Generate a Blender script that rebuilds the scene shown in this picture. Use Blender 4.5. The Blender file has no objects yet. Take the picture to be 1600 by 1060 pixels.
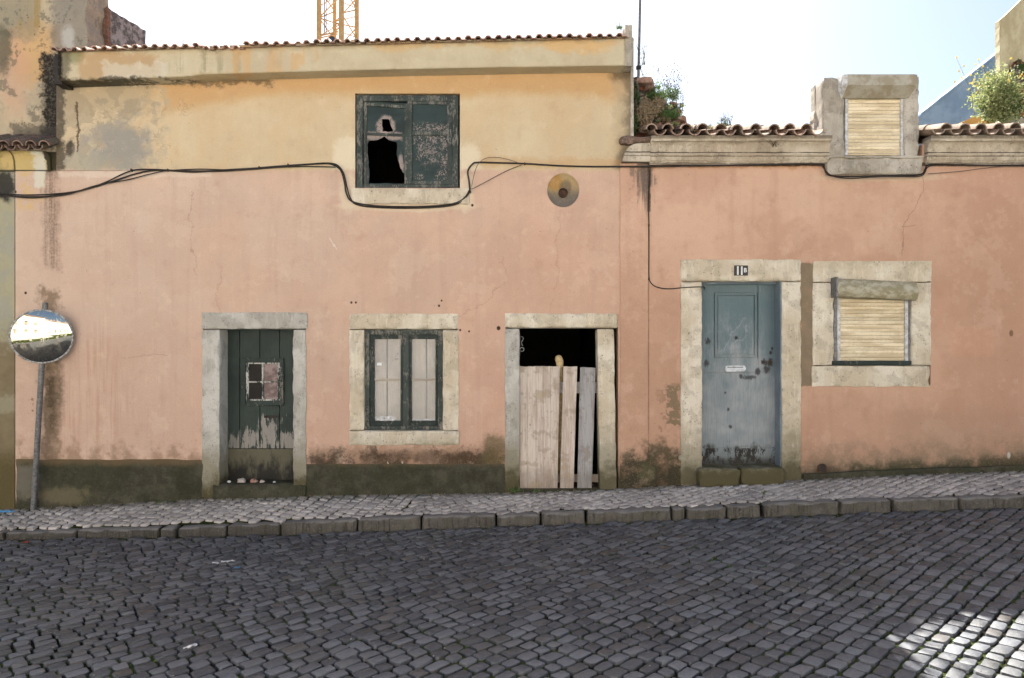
import bpy, bmesh, math, random
from mathutils import Vector, Matrix, noise as mnoise
random.seed(7)
scene = bpy.context.scene
col = scene.collection
R = math.radians

# ------------------------------------------------------------------ camera, sky, sun, exposure
FPX, D, CZ = 1123.0, 8.0, 1.71
cam_d = bpy.data.cameras.new('camera'); cam = bpy.data.objects.new('camera', cam_d); col.objects.link(cam)
cam.location = (0, -D, CZ); cam.rotation_euler = (R(90), 0, 0)
cam_d.sensor_fit = 'HORIZONTAL'; cam_d.sensor_width = 36; cam_d.lens = 36 * FPX / 1600
cam_d.clip_start = .05; cam_d.clip_end = 2000
scene.camera = cam
SUN_TO = Vector((-.20, 1.0, 1.19)).normalized()        # towards the sun: behind the houses, a little left
elev = math.asin(SUN_TO.z); azim = math.atan2(SUN_TO.x, SUN_TO.y)
world = bpy.data.worlds.new('World'); scene.world = world; world.use_nodes = True
wn = world.node_tree; wn.nodes.clear()
sky = wn.nodes.new('ShaderNodeTexSky'); sky.sky_type = 'NISHITA'; sky.sun_disc = False
sky.sun_elevation = elev; sky.sun_rotation = azim % (2 * math.pi); sky.air_density = 1.0; sky.dust_density = 2.5; sky.ozone_density = 1.0
wb = wn.nodes.new('ShaderNodeBackground'); wb.inputs['Strength'].default_value = .05
wo = wn.nodes.new('ShaderNodeOutputWorld')
wn.links.new(sky.outputs[0], wb.inputs[0]); wn.links.new(wb.outputs[0], wo.inputs[0])
sd = bpy.data.lights.new('sun', 'SUN'); sd.energy = 5.0; sd.angle = R(.53); sd.color = (1, .945, .865)
so = bpy.data.objects.new('sun', sd); col.objects.link(so); so.location = SUN_TO * 50
so.rotation_euler = SUN_TO.to_track_quat('Z', 'Y').to_euler()
scene.view_settings.view_transform = 'Standard'; scene.view_settings.look = 'None'
scene.view_settings.exposure = 2.05; scene.view_settings.gamma = 1
scene.render.engine = 'CYCLES'
scene.cycles.max_bounces = 8; scene.cycles.diffuse_bounces = 5; scene.cycles.use_denoising = True

# ------------------------------------------------------------------ coordinates
def P(px, py, d=D):
    return Vector(((px - 800) / FPX * d, d - D, CZ + (530 - py) / FPX * d))
def PX(px, d=D): return (px - 800) / FPX * d
def PZ(py, d=D): return CZ + (530 - py) / FPX * d
def interp(t, x):
    if x <= t[0][0]: a, b = t[0], t[1]
    elif x >= t[-1][0]: a, b = t[-2], t[-1]
    else:
        for a, b in zip(t, t[1:]):
            if a[0] <= x <= b[0]: break
    return a[1] + (b[1] - a[1]) * (x - a[0]) / (b[0] - a[0])
_wb = [(0,796),(37,794),(225,784),(319,779),(480,774),(781,770),(961,764),(1090,756),(1251,749),(1412,741),(1600,735)]
WB = [(PX(a), PZ(b)) for a, b in _wb]
def kerb_y(X): return -.66 - .36 * (min(max(X, -9), 9) + 5.25) / 10.3
def _kt(tab):
    o = []
    for px, py in tab:
        d = 7.2
        for _ in range(6): d = D + kerb_y(PX(px, d))
        o.append((PX(px, d), PZ(py, d)))
    return o
KT = _kt([(0,832),(230,826),(437,819),(655,809),(800,805),(1000,797),(1200,789),(1400,782),(1600,777)])
KB = _kt([(0,842),(437,834),(655,826),(800,821),(1000,813),(1200,806),(1400,798),(1600,792)])
def wall_base(X): return interp(WB, X)
def kerb_top(X): return interp(KT, X)
def pave_z(X, Y):
    t = min(max(-Y / -kerb_y(X), 0), 1)
    return wall_base(X) * (1 - t) + kerb_top(X) * t
def road_z(X, Y):
    a = interp(KB, X)
    s = min(1, max(0, (kerb_y(X) - Y) / 3))
    lin = -.105 + .0345 * X
    return a * (1 - s) + lin * s

# ------------------------------------------------------------------ mesh helpers
OFF = {}
class MB:
    def __init__(s): s.v = []; s.f = []
    def add(s, vs, fs):
        n = len(s.v); s.v += [tuple(v) for v in vs]; s.f += [tuple(i + n for i in f) for f in fs]; return s
    def box(s, x0, x1, y0, y1, z0, z1):
        return s.add([(x0,y0,z0),(x1,y0,z0),(x1,y1,z0),(x0,y1,z0),(x0,y0,z1),(x1,y0,z1),(x1,y1,z1),(x0,y1,z1)],
                     [(0,3,2,1),(4,5,6,7),(0,1,5,4),(1,2,6,5),(2,3,7,6),(3,0,4,7)])
    def prism(s, pts, y0, y1):            # pts: (x,z) polygon, anticlockwise seen from the street
        n = len(pts)
        return s.add([(x, y0, z) for x, z in pts] + [(x, y1, z) for x, z in pts],
                     [tuple(range(n)), tuple(range(2*n-1, n-1, -1))] + [((i+1) % n, i, i + n, (i+1) % n + n) for i in range(n)])
    def tube(s, path, r, n=6, cap=True):
        path = [Vector(p) for p in path]; rings = []
        for i, p in enumerate(path):
            t = (path[min(i+1, len(path)-1)] - path[max(i-1, 0)]).normalized()
            u = t.orthogonal().normalized() if i == 0 else (u - t * u.dot(t)).normalized()
            w = t.cross(u); rr = r[i] if isinstance(r, (list, tuple)) else r
            rings.append([p + u * math.cos(2*math.pi*k/n) * rr + w * math.sin(2*math.pi*k/n) * rr for k in range(n)])
        vs = [v for ring in rings for v in ring]; fs = []
        for i in range(len(rings)-1):
            for k in range(n):
                a = i*n + k; b = i*n + (k+1) % n
                fs.append((a, b, b+n, a+n))
        if cap: fs += [tuple(range(n-1, -1, -1)), tuple(range(len(vs)-n, len(vs)))]
        return s.add(vs, fs)
    def extrude_x(s, prof, x0, x1, seg=.12, jit=0):   # prof: (y,z) closed polygon, extruded along X
        n = len(prof); k = max(1, int((x1-x0)/seg)); vs = []
        for i in range(k+1):
            x = x0 + (x1-x0)*i/k
            for j, (y, z) in enumerate(prof):
                q = mnoise.noise((x*5, j*3.1, z*4)) * jit
                vs.append((x, y+q, z + mnoise.noise((x*3, j*7.7, 3)) * jit))
        fs = [tuple(range(n)), tuple(range(k*n+n-1, k*n-1, -1))]
        for i in range(k):
            for j in range(n):
                a = i*n + j; b = i*n + (j+1) % n
                fs.append((b, a, a+n, b+n))
        return s.add(vs, fs)
    def rough(s, x0, x1, y0, y1, z0, z1, r=.012, amp=.004, seg=.04, seed=0, f=9):
        """stone block: gridded faces, worn arrises, uneven surface"""
        nx, ny, nz = [max(2, int(round((b-a)/seg))) for a, b in ((x0,x1),(y0,y1),(z0,z1))]
        idx = {}; vs = []; fs = []
        def vert(i, j, k):
            key = (i, j, k)
            if key not in idx:
                p = [x0+(x1-x0)*i/nx, y0+(y1-y0)*j/ny, z0+(z1-z0)*k/nz]
                e = [(-1 if c == 0 else 1 if c == n else 0) for c, n in ((i,nx),(j,ny),(k,nz))]
                q = Vector(p) * f + Vector((seed*3.3, seed*1.7, 0))
                if sum(abs(a) for a in e) >= 2:
                    w = r * (.35 + 1.1 * max(0, mnoise.noise(q*1.3) + .25))
                    for a in range(3): p[a] -= e[a] * w
                for a in range(3): p[a] += e[a] * amp * mnoise.noise(q*.8 + Vector((5*a, 0, 9)))
                idx[key] = len(vs); vs.append(p)
            return idx[key]
        for i in range(nx):
            for k in range(nz):
                fs.append((vert(i,0,k), vert(i+1,0,k), vert(i+1,0,k+1), vert(i,0,k+1)))
                fs.append((vert(i,ny,k), vert(i,ny,k+1), vert(i+1,ny,k+1), vert(i+1,ny,k)))
        for j in range(ny):
            for k in range(nz):
                fs.append((vert(0,j,k), vert(0,j,k+1), vert(0,j+1,k+1), vert(0,j+1,k)))
                fs.append((vert(nx,j,k), vert(nx,j+1,k), vert(nx,j+1,k+1), vert(nx,j,k+1)))
        for i in range(nx):
            for j in range(ny):
                fs.append((vert(i,j,0), vert(i,j+1,0), vert(i+1,j+1,0), vert(i+1,j,0)))
                fs.append((vert(i,j,nz), vert(i+1,j,nz), vert(i+1,j+1,nz), vert(i,j+1,nz)))
        return s.add(vs, fs)
    def build(s, name, mat, parent=None, bevel=0, smooth=None, xf=None):
        me = bpy.data.meshes.new(name)
        vs = s.v
        if xf is not None: vs = [xf @ Vector(v) for v in vs]
        off = OFF.get(parent.name, Vector()) if parent else Vector()
        me.from_pydata([Vector(v) - off for v in vs], [], s.f); me.update()
        if bevel:
            bm = bmesh.new(); bm.from_mesh(me); bmesh.ops.remove_doubles(bm, verts=bm.verts, dist=1e-6)
            bmesh.ops.bevel(bm, geom=[e for e in bm.edges if e.is_manifold and e.calc_face_angle(0) > .5], offset=bevel, segments=2, affect='EDGES', clamp_overlap=True)
            bm.to_mesh(me); bm.free()
        if smooth:
            for p in me.polygons: p.use_smooth = True
            me.set_sharp_from_angle(angle=R(smooth))
        o = bpy.data.objects.new(name, me); col.objects.link(o)
        if mat: me.materials.append(mat)
        if parent: o.parent = parent; OFF[o.name] = off
        return o
def thing(name, loc, label, cat, group=None):
    o = bpy.data.objects.new(name, None); col.objects.link(o); o.location = loc; o.empty_display_size = .2
    OFF[o.name] = Vector(loc); return tag(o, label, cat, group)
def tag(o, label=None, cat=None, group=None, kind=None):
    if label: o['label'] = label
    if cat: o['category'] = cat
    if group: o['group'] = group
    if kind: o['kind'] = kind
    return o
def recenter(o, loc):                     # moves the origin of a one-mesh thing to its base
    loc = Vector(loc); o.data.transform(Matrix.Translation(-loc)); o.location = loc; OFF[o.name] = loc; return o

# ------------------------------------------------------------------ material language
class V:
    def __init__(s, g, k): s.g = g; s.k = k
    def __add__(a, b): return a.g.m('ADD', a, b)
    __radd__ = __add__
    def __sub__(a, b): return a.g.m('SUBTRACT', a, b)
    def __rsub__(a, b): return a.g.m('SUBTRACT', b, a)
    def __mul__(a, b): return a.g.m('MULTIPLY', a, b)
    __rmul__ = __mul__
    def __truediv__(a, b): return a.g.m('DIVIDE', a, b)
class G:
    def __init__(s, name, dist=D):
        s.dist = dist
        s.mat = bpy.data.materials.new(name); s.mat.use_nodes = True; s.nt = s.mat.node_tree
        s.nt.nodes.clear(); s.out = s.n('ShaderNodeOutputMaterial')
        s.pos = s.n('ShaderNodeNewGeometry').outputs['Position']
        x = s.n('ShaderNodeSeparateXYZ'); s.nt.links.new(s.pos, x.inputs[0])
        s.x, s.y, s.z = [V(s, x.outputs[i]) for i in range(3)]
        s._uv = None; s.nc = {}
    def n(s, t): return s.nt.nodes.new(t)
    def put(s, sock, v):
        if isinstance(v, V): v = v.k
        if isinstance(v, (int, float)): sock.default_value = v
        elif isinstance(v, (tuple, list)): sock.default_value = tuple(v) + ((1,) if len(v) == 3 and len(sock.default_value) == 4 else ())
        else: s.nt.links.new(v, sock)
    def m(s, op, a, b=None, c=None, clamp=False):
        q = s.n('ShaderNodeMath'); q.operation = op; q.use_clamp = clamp
        for i, t in enumerate((a, b, c)):
            if t is not None: s.put(q.inputs[i], t)
        return V(s, q.outputs[0])
    def mx(s, a, b): return s.m('MAXIMUM', a, b)
    def mn(s, a, b): return s.m('MINIMUM', a, b)
    def clamp(s, a): return s.m('ADD', a, 0, clamp=True)
    @property
    def u(s):
        if s._uv is None: s._uv = (s.x * (FPX/s.dist) + 800, 530 - (s.z - CZ) * (FPX/s.dist))
        return s._uv[0]
    @property
    def v(s): s.u; return s._uv[1]
    def vec(s, x, y, z=0):
        c = s.n('ShaderNodeCombineXYZ')
        for i, t in enumerate((x, y, z)): s.put(c.inputs[i], t)
        return c.outputs[0]
    def noise(s, scale, detail=3, rough=.6, vec=None, st=None, off=0, dist=0):
        key = (scale, detail, rough, id(vec), st, off, dist)
        if key in s.nc: return s.nc[key]
        if st or off:
            st = st or (1, 1, 1); mp = s.n('ShaderNodeMapping'); s.nt.links.new(vec or s.pos, mp.inputs[0])
            mp.inputs['Scale'].default_value = st; mp.inputs['Location'].default_value = (off*3.7, off*1.3, off*5.1); vec = mp.outputs[0]
        q = s.n('ShaderNodeTexNoise'); s.nt.links.new(vec or s.pos, q.inputs['Vector'])
        q.inputs['Scale'].default_value = scale; q.inputs['Detail'].default_value = detail; q.inputs['Roughness'].default_value = rough; q.inputs['Distortion'].default_value = dist
        s.nc[key] = V(s, q.outputs[0])*1.8 - .4; return s.nc[key]
    def voro(s, scale, feature='F1', out=0, vec=None, rnd=1):
        q = s.n('ShaderNodeTexVoronoi'); q.feature = feature; s.nt.links.new(vec or s.pos, q.inputs['Vector'])
        q.inputs['Scale'].default_value = scale; q.inputs['Randomness'].default_value = rnd
        return V(s, q.outputs[out])
    def ss(s, x, a, b):                                 # smoothstep from a (0) to b (1), either order
        q = s.n('ShaderNodeMapRange'); q.interpolation_type = 'SMOOTHSTEP'
        lo, hi, t0, t1 = (a, b, 0, 1) if a <= b else (b, a, 1, 0)
        s.put(q.inputs[0], x)
        for i, t in enumerate((lo, hi, t0, t1)): q.inputs[i+1].default_value = t
        return V(s, q.outputs[0])
    def mix(s, f, a, b):
        q = s.n('ShaderNodeMix'); q.data_type = 'RGBA'; q.clamp_factor = True
        s.put(q.inputs[0], f); s.put(q.inputs[6], a); s.put(q.inputs[7], b); return q.outputs[2]
    def mul(s, c, f):                                   # scale a colour by a value
        q = s.n('ShaderNodeVectorMath'); q.operation = 'SCALE'; s.put(q.inputs[0], c); s.put(q.inputs['Scale'], f); return q.outputs[0]
    def rnd(s):
        return V(s, s.n('ShaderNodeNewGeometry').outputs['Random Per Island'])
    # masks in facade units (u to the right, v down; 140 of them to the metre)
    def rect(s, u0, u1, v0, v1, soft=6, nz=None, amp=0):
        d = s.mx(s.m('ABSOLUTE', s.u - (u0+u1)/2) - (u1-u0)/2, s.m('ABSOLUTE', s.v - (v0+v1)/2) - (v1-v0)/2)
        if nz is not None: d = d + (nz - .5) * amp + (s.noise(30, 3, .7) - .5) * min(amp*.3, 7)
        return s.ss(d, soft*.8, -soft*.8)
    def ell(s, cu, cv, ru, rv, soft=.3, nz=None, amp=0):
        a = (s.u - cu) / ru; b = (s.v - cv) / rv
        d = s.m('SQRT', a*a + b*b)
        if nz is not None: d = d + (nz - .5) * amp * 1.2 + (s.noise(30, 3, .7) - .5) * min(amp*.3, 4.0/min(ru, rv))
        return s.ss(d, 1+soft*.8, 1-soft*.8)
    def line(s, pts, w, nz=None, amp=0):                # crack: thin band round a polyline
        best = None
        for (ax, ay), (bx, by) in zip(pts, pts[1:]):
            L = math.hypot(bx-ax, by-ay); tx, ty = (bx-ax)/L, (by-ay)/L
            uu, vv = s.u - ax, s.v - ay
            if nz is not None: uu = uu + (nz-.5)*amp; vv = vv + (nz-.5)*amp*.6
            t = s.mn(s.mx(uu*tx + vv*ty, 0), L)
            du, dv = uu - t*tx, vv - t*ty
            d = s.m('SQRT', du*du + dv*dv); best = d if best is None else s.mn(best, d)
        return s.ss(best, w*1.6, w*.4)
    def bump(s, h, strength=.5, dist=.01, prev=None):
        b = s.n('ShaderNodeBump'); s.put(b.inputs['Height'], h); b.inputs['Strength'].default_value = strength; b.inputs['Distance'].default_value = dist
        if prev is not None: s.nt.links.new(prev, b.inputs['Normal'])
        return b.outputs[0]
    def done(s, color, rough=.85, normal=None, metal=0, spec=.3, **kw):
        p = s.n('ShaderNodeBsdfPrincipled'); s.put(p.inputs['Base Color'], color); s.put(p.inputs['Roughness'], rough)
        p.inputs['Metallic'].default_value = metal; p.inputs['Specular IOR Level'].default_value = spec
        if normal is not None: s.nt.links.new(normal, p.inputs['Normal'])
        for k, v in kw.items(): s.put(p.inputs[k.replace('_', ' ')], v)
        s.nt.links.new(p.outputs[0], s.out.inputs[0]); return s.mat
def hexc(r, g, b):                                      # sRGB 0-255 -> linear
    f = lambda c: (c/255/12.92) if c/255 <= .04045 else ((c/255+.055)/1.055)**2.4
    return (f(r)*.94, f(g)*1.035, min(1, f(b)*1.13))

# ------------------------------------------------------------------ materials
GRIME = (.030, .026, .018); MOSS = (.040, .048, .018)
def ground_v(g):                                        # v of the wall's foot, as a function of u
    return g.u * -.0365 + 799
def plaster_left():
    g = G('left_house_plaster')
    nb = g.noise(1.1, 4, .6); nm = g.noise(5, 5, .65); nf = g.noise(38, 4, .7); nw = g.noise(2.2, 5, .6, off=3)
    st = g.noise(1, 4, .62, st=(7, 7, .45)); st2 = g.noise(1, 4, .7, st=(24, 24, .9), off=2)
    c = g.mix(g.ss(nb, .3, .7), hexc(196,160,136), hexc(206,168,142))
    c = g.mix(g.ss(g.u + (nb-.5)*700, 820, 150)*.7, c, hexc(200,172,150))
    c = g.mix(g.ss(g.u + (nw-.5)*160, 600, 960)*.35*g.ss(g.v, 330, 420), c, hexc(202,150,122))
    c = g.mix(g.ss(g.v + (nw-.5)*150, 380, 700)*.32, c, hexc(188,142,118))
    c = g.mix(g.ss(st, .5, .85)*.28, c, hexc(182,146,124)); c = g.mix(g.ss(st2, .52, .9)*.13, c, hexc(216,184,160)); c = g.mix(g.ss(g.noise(.7, 5, .62, off=12), .48, .60)*.22, c, hexc(184,146,122)); c = g.mix(g.ss(g.noise(1.7, 6, .7, off=13), .60, .66)*.16, c, hexc(222,192,166))
    sp = g.ss(g.voro(16, 'F1'), .07, .045)*g.ss(nw, .45, .6); c = g.mix(sp*.55, c, hexc(120,88,70))
    # patches of touch-up paint
    for a in ((820,930,300,420),(300,430,540,640),(650,790,560,640)):
        c = g.mix(g.rect(*a, soft=12, nz=nm, amp=22)*.18, c, hexc(208,158,130))
    # rust coloured scuffs beside the mirror
    c = g.mix(g.ell(140, 620, 60, 100, .7, nm, 1.0)*g.ss(st2, .42, .7)*.32, c, hexc(158,108,80))
    # yellow upper storey
    up = g.ss(g.v + (nm-.5)*10, 270, 262)
    y = g.mix(g.ss(nb, .3, .72), hexc(200,174,138), hexc(208,184,148))
    y = g.mix(g.ss(nw, .45, .7)*.4, y, hexc(200,166,124))
    y = g.mix(g.ss(st, .5, .7)*.25, y, hexc(200,168,126))
    edge = g.u * -.17 + 222                             # lower rim of the ochre band, falls to the left
    edge = g.mx(edge, 150)
    och = g.ss(g.v - edge + (nw-.5)*34, 14, -12) * g.ss(g.u + (nm-.5)*60, 215, 260)
    y = g.mix(och*.85, y, hexc(194,150,100))
    leftst = g.ss(g.u + (nw-.5)*220 + (nm-.5)*50, 290, 215)
    y = g.mix(leftst*.75, y, hexc(196,172,138))
    sc = g.noise(2.6, 6, .62, off=15, dist=.3); y = g.mix(leftst*g.ss(sc, .50, .53)*.7, y, hexc(168,150,122)); y = g.mix(leftst*g.ss(sc, .34, .30)*.6, y, hexc(150,138,120)); y = g.mix(g.rect(100, 300, 160, 250, 10, nm, 60)*g.ss(g.m('ABSOLUTE', sc - .515), .02, .006)*.3, y, hexc(128,104,76))
    y = g.mix(g.rect(93, 235, 120, 180, 16, nm, 90)*.45, y, hexc(150,128,98))
    y = g.mix(g.ell(190, 232, 50, 38, .5, nm, 1.3)*.75, y, hexc(142,136,128))
    y = g.mix(g.ell(130, 255, 60, 16, .5, nm, 1)*.7, y, hexc(160,150,130))
    y = g.mix(g.line([(118,160),(120,185),(124,205),(118,235)], 1.8, nm, 16)*.85, y, hexc(70,56,40))
    y = g.mix(g.ell(109, 231, 6, 12, .4, nm, 1.3)*.9, y, hexc(62,56,48))
    y = g.mix(g.rect(80, 101, 120, 270, 5, nm, 22)*.9, y, hexc(84,74,60))
    y = g.mix(g.rect(90, 420, 118, 132, 6, nm, 34)*.7, y, hexc(66,56,40))
    y = g.mix(g.rect(960, 990, 110, 262, 8, nm, 30)*.55, y, hexc(172,150,118))
    y = g.mix(g.ss(g.u + (nm-.5)*26 + g.ss(g.v, 200, 262)*12, 966, 984)*.7, y, hexc(96,84,66))
    y = g.mix(g.ell(970, 112, 20, 14, .5, nm, 1)*.7, y, hexc(70,58,44))
    y = g.mix(g.rect(910, 965, 200, 258, 8, nm, 26)*.35, y, hexc(190,166,132))
    y = g.mix(g.rect(740, 1000, 247, 262, 4, nm, 20)*.35, y, hexc(190,140,84))
    for cu, cv, ru, rv in ((545,262,26,46),(728,262,26,40),(640,318,110,12)):
        y = g.mix(g.ell(cu, cv, ru, rv, .3, nm, .6)*.8, y, hexc(220,200,168))
    c = g.mix(up, c, y)
    c = g.mix(g.rect(90, 330, 268, 277, 2, nm, 8)*.6, c, hexc(214,190,168))
    for cu, cv, ru, rv in ((545,300,14,30),(640,322,106,9),(728,300,13,30)):
        c = g.mix(g.ell(cu, cv, ru, rv, .3, nm, .5)*.8, c, hexc(214,190,160))
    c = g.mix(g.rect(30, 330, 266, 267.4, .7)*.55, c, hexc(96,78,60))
    # niche stains
    nic = g.ell(880, 297.5, 25, 26.5, .05)
    c = g.mix(nic, c, g.mix(g.ss(g.v + (nm-.5)*14, 290, 308), g.mix(g.ell(868, 284, 12, 12, .5, nm, .6), hexc(174,146,104), hexc(176,132,74)), hexc(116,104,90)))
    c = g.mix(g.ell(885, 292, 10, 12, .4, nm, .6)*.7*nic, c, hexc(96,84,68))
    # drain stain below the old gutter
    dr = g.rect(68, 91, 225, 420, 8, nm, 26)*g.ss(nf*.4+st2*.6, .22, .75)
    c = g.mix(dr*.85, c, hexc(112,90,74))
    c = g.mix(g.rect(66, 90, 450, 735, 9, nm, 40)*.75, c, hexc(106,84,60))
    c = g.mix(g.ell(84, 610, 17, 70, .5, nm, 1.2)*g.ss(nm, .35, .6)*.8, c, hexc(76,64,42))
    c = g.mix(g.ell(52, 640, 9, 50, .5, nm, 2)*g.ss(nm+nf*.3, .7, .8)*.7, c, hexc(70,50,34))
    c = g.mix(g.rect(26, 68, 262, 330, 6, nm, 40)*g.ss(nm, .4, .6)*.8, c, hexc(204,168,110))
    c = g.mix(g.rect(55, 70, 235, 292, 3, nm, 14)*.85, c, hexc(206,196,176))
    c = g.mix(g.ell(66, 246, 20, 26, .35, nm, .8)*g.ss(g.u+(nm-.5)*8, 70, 76), c, hexc(52,48,36))
    # foot of the wall
    gv = ground_v(g)
    foot = g.ss(g.v + (nm-.5)*70 + (nf-.5)*16, 690, 722)
    c = g.mix(foot*.55*g.ss(nm, .3, .6), c, hexc(120,92,64))
    c = g.mix(g.rect(480, 800, 706, 760, 13, nm, 52)*g.ss(nw+nf*.3, .40, .72)*.92, c, hexc(62,50,36))
    c = g.mix(g.rect(560, 745, 704, 730, 12, nm, 40)*.7, c, hexc(74,56,38))
    c = g.mix(g.ell(772, 708, 20, 30, .4, nm, 1)*.75, c, hexc(88,76,46))
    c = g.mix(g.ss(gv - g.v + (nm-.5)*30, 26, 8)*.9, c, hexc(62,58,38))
    c = g.mix(g.ell(905, 745, 120, 18, .4, nm, 1)*.7, c, hexc(66,58,38))
    # chips, nail holes, scratches
    chip = g.ss(g.voro(9, 'F1'), .06, .04) * g.ss(g.noise(3, 2, .5, off=9), .60, .64)
    c = g.mix(chip*.7, c, hexc(120,92,74))
    for cu, cv, r in ((549,473,1.8),(556,473,1.6),(779,513,3),(686,478,1.8),(690,470,1.4),(733,518,1.5),(719,516,1.6),(40,458,2),(24,300,2),(738,321,2)):
        c = g.mix(g.ell(cu, cv, r, r*1.1, .3), c, hexc(60,42,32))
    for p in ([(515,372),(522,385)],[(522,382),(526,390)],[(606,722),(606,728)],[(628,722),(630,728)]):
        c = g.mix(g.line(p, .8, nf, 3)*.8, c, hexc(220,200,182))
    # hairline cracks
    ck = g.line([(300,300),(298,370),(306,430)], .6, nm, 22)
    for q in ([(717,500),(760,470),(790,440),(786,400)], [(345,488),(338,450),(350,420)], [(560,697),(548,716),(552,724)], [(190,560),(240,552),(262,556)], [(860,488),(872,440),(868,380),(880,326)]): ck = g.mx(ck, g.line(q, .55, nm, 18)*.8)
    c = g.mix(ck*.45, c, hexc(150,112,92))
    fine = g.noise(85, 4, .75, off=8); c = g.mix(g.ss(fine, .55, .95)*.42, c, hexc(146,108,84)); c = g.mix(g.ss(fine, .42, .05)*.42, c, hexc(236,212,184)); c = g.mix(g.ss(nm, .55, .9)*.22, c, hexc(168,126,100)); c = g.mix(g.ss(nm, .42, .1)*.25, c, hexc(226,196,166))
    h = nf*.35 + nm*.5 + g.noise(140, 2, .6)*.25
    nrm = g.bump(nb*1.0 + nw*.8, .45, .05); nrm = g.bump(h, .8, .007, nrm)
    return g.done(c, .92, nrm, spec=.2)
def plaster_right():
    g = G('right_house_plaster')
    nb = g.noise(1.0, 4, .6, off=5); nm = g.noise(5, 5, .65); nf = g.noise(38, 4, .7); nw = g.noise(2.4, 5, .6, off=6)
    st = g.noise(1, 4, .62, st=(6, 6, .5), off=4); st2 = g.noise(1, 4, .7, st=(24, 24, .9), off=2)
    c = g.mix(g.ss(nb, .32, .7), hexc(188,146,119), hexc(200,158,130))
    c = g.mix(g.ss(g.v + (nw-.5)*140, 470, 300)*.5, c, hexc(208,166,138))
    c = g.mix(g.ss(g.v + (nw-.5)*140, 500, 700)*.5, c, hexc(176,134,108))
    c = g.mix(g.ss(g.u + (nw-.5)*200, 1350, 1560)*.4, c, hexc(178,130,104))
    c = g.mix(g.ss(st, .5, .85)*.3, c, hexc(176,134,110)); c = g.mix(g.ss(st2, .55, .9)*.12, c, hexc(212,172,146)); c = g.mix(g.ss(g.noise(.8, 5, .62, off=12), .48, .58)*.28, c, hexc(172,128,102)); c = g.mix(g.ss(g.noise(1.9, 6, .7, off=13), .58, .64)*.2, c, hexc(212,174,148))
    sp = g.ss(g.voro(16, 'F1'), .07, .045)*g.ss(nw, .45, .6); c = g.mix(sp*.55, c, hexc(108,76,58))
    c = g.mix(g.rect(1486, 1552, 512, 556, 3, nf, 4)*.35, c, hexc(196,146,112))
    c = g.mix(g.rect(1010, 1120, 300, 440, 14, nm, 50)*.3, c, hexc(212,170,142))
    c = g.mix(g.rect(1400, 1700, 640, 720, 16, nm, 60)*.35, c, hexc(158,130,106))
    # cement strip between door and window
    c = g.mix(g.rect(1250, 1272, 412, 604, 2.5, nm, 8)*.9, c, g.mix(nm, hexc(100,86,64), hexc(138,122,98)))
    # peeled patches, left of the blue door
    pl = g.rect(1042, 1064, 602, 668, 4, nm, 34)*g.ss(nm, .38, .46)
    c = g.mix(pl*.9, c, hexc(122,104,78))
    c = g.mix(g.rect(1016, 1066, 560, 700, 14, nm, 60)*g.ss(nm+nf*.3, .78, .84)*.7, c, hexc(140,108,84))
    # black run-off on the pilaster under the cornice
    c = g.mix(g.rect(996, 1018, 250, 350, 9, nm, 26)*g.ss(st2 + g.ss(g.v, 345, 262)*.5, .55, .95)*.85, c, hexc(84,74,66))
    c = g.mix(g.rect(984, 1018, 255, 296, 6, nm, 30)*g.ss(st2, .38, .6)*.7, c, hexc(110,92,80))
    c = g.mix(g.rect(1012, 1016, 255, 330, 1.2, nm, 5)*.8, c, hexc(66,54,46)); c = g.mix(g.rect(1012.5, 1014.2, 320, 740, .8, nm, 2)*.5, c, hexc(110,78,62))
    c = g.mix(g.rect(1018, 1290, 256, 263, 3, nm, 12)*.7, c, hexc(176,124,80))
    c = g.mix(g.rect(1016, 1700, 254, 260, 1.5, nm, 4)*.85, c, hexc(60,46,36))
    c = g.mix(g.ell(1365, 277, 95, 7, .3, nm, .8)*.7, c, hexc(200,170,140))
    c = g.mix(g.line([(1440,270),(1444,300),(1425,330),(1412,352),(1410,400)], .55, nm, 9)*.5, c, hexc(120,84,66))
    c = g.mix(g.line([(1410,355),(1430,352)], .5, nm, 6)*.5, c, hexc(120,84,66))
    # foot
    gv = ground_v(g); d = gv - g.v
    c = g.mix(g.ss(d + (nm-.5)*60 + (nf-.5)*18, 62, 22)*.6, c, hexc(132,106,82))
    mo = g.ss(d + (nm-.5)*26 + (nf-.5)*9, 34, 14); c = g.mix(mo*g.rect(1325, 1440, 690, 760, 22, nm, 50)*.95, c, hexc(66,72,34)); c = g.mix(mo*g.rect(1455, 1545, 690, 760, 20, nm, 50)*.75, c, hexc(78,80,44)); c = g.mix(g.ss(d + (nm-.5)*60, 74, 20)*.45, c, hexc(122,104,84))
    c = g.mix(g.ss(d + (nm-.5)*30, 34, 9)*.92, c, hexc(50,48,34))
    c = g.mix(g.ell(1030, 740, 44, 46, .5, nm, 1.3)*.9, c, hexc(64,58,38)); c = g.mix(g.ell(988, 752, 34, 36, .5, nm, 1.2)*.85, c, hexc(66,60,42))
    c = g.mix(g.rect(966, 1064, 728, 790, 16, nm, 46)*.8, c, hexc(52,48,34)); c = g.mix(g.ell(1010, 738, 13, 12, .6, nm, 1.4)*.45, c, hexc(98,94,64)); c = g.mix(g.ell(1590, 730, 60, 18, .5, nm, 1.2)*.6, c, hexc(60,56,36))
    c = g.mix(g.ell(1576, 712, 2.5, 5, .5, nm, 1.5), c, hexc(180,168,154)); c = g.mix(g.ell(1580, 521, 3, 5, .4, nm, .6)*.8, c, hexc(100,76,54))
    chip = g.ss(g.voro(10, 'F1'), .06, .04) * g.ss(g.noise(3, 2, .5, off=9), .58, .62)
    c = g.mix(chip*.75, c, hexc(112,80,62))
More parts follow.
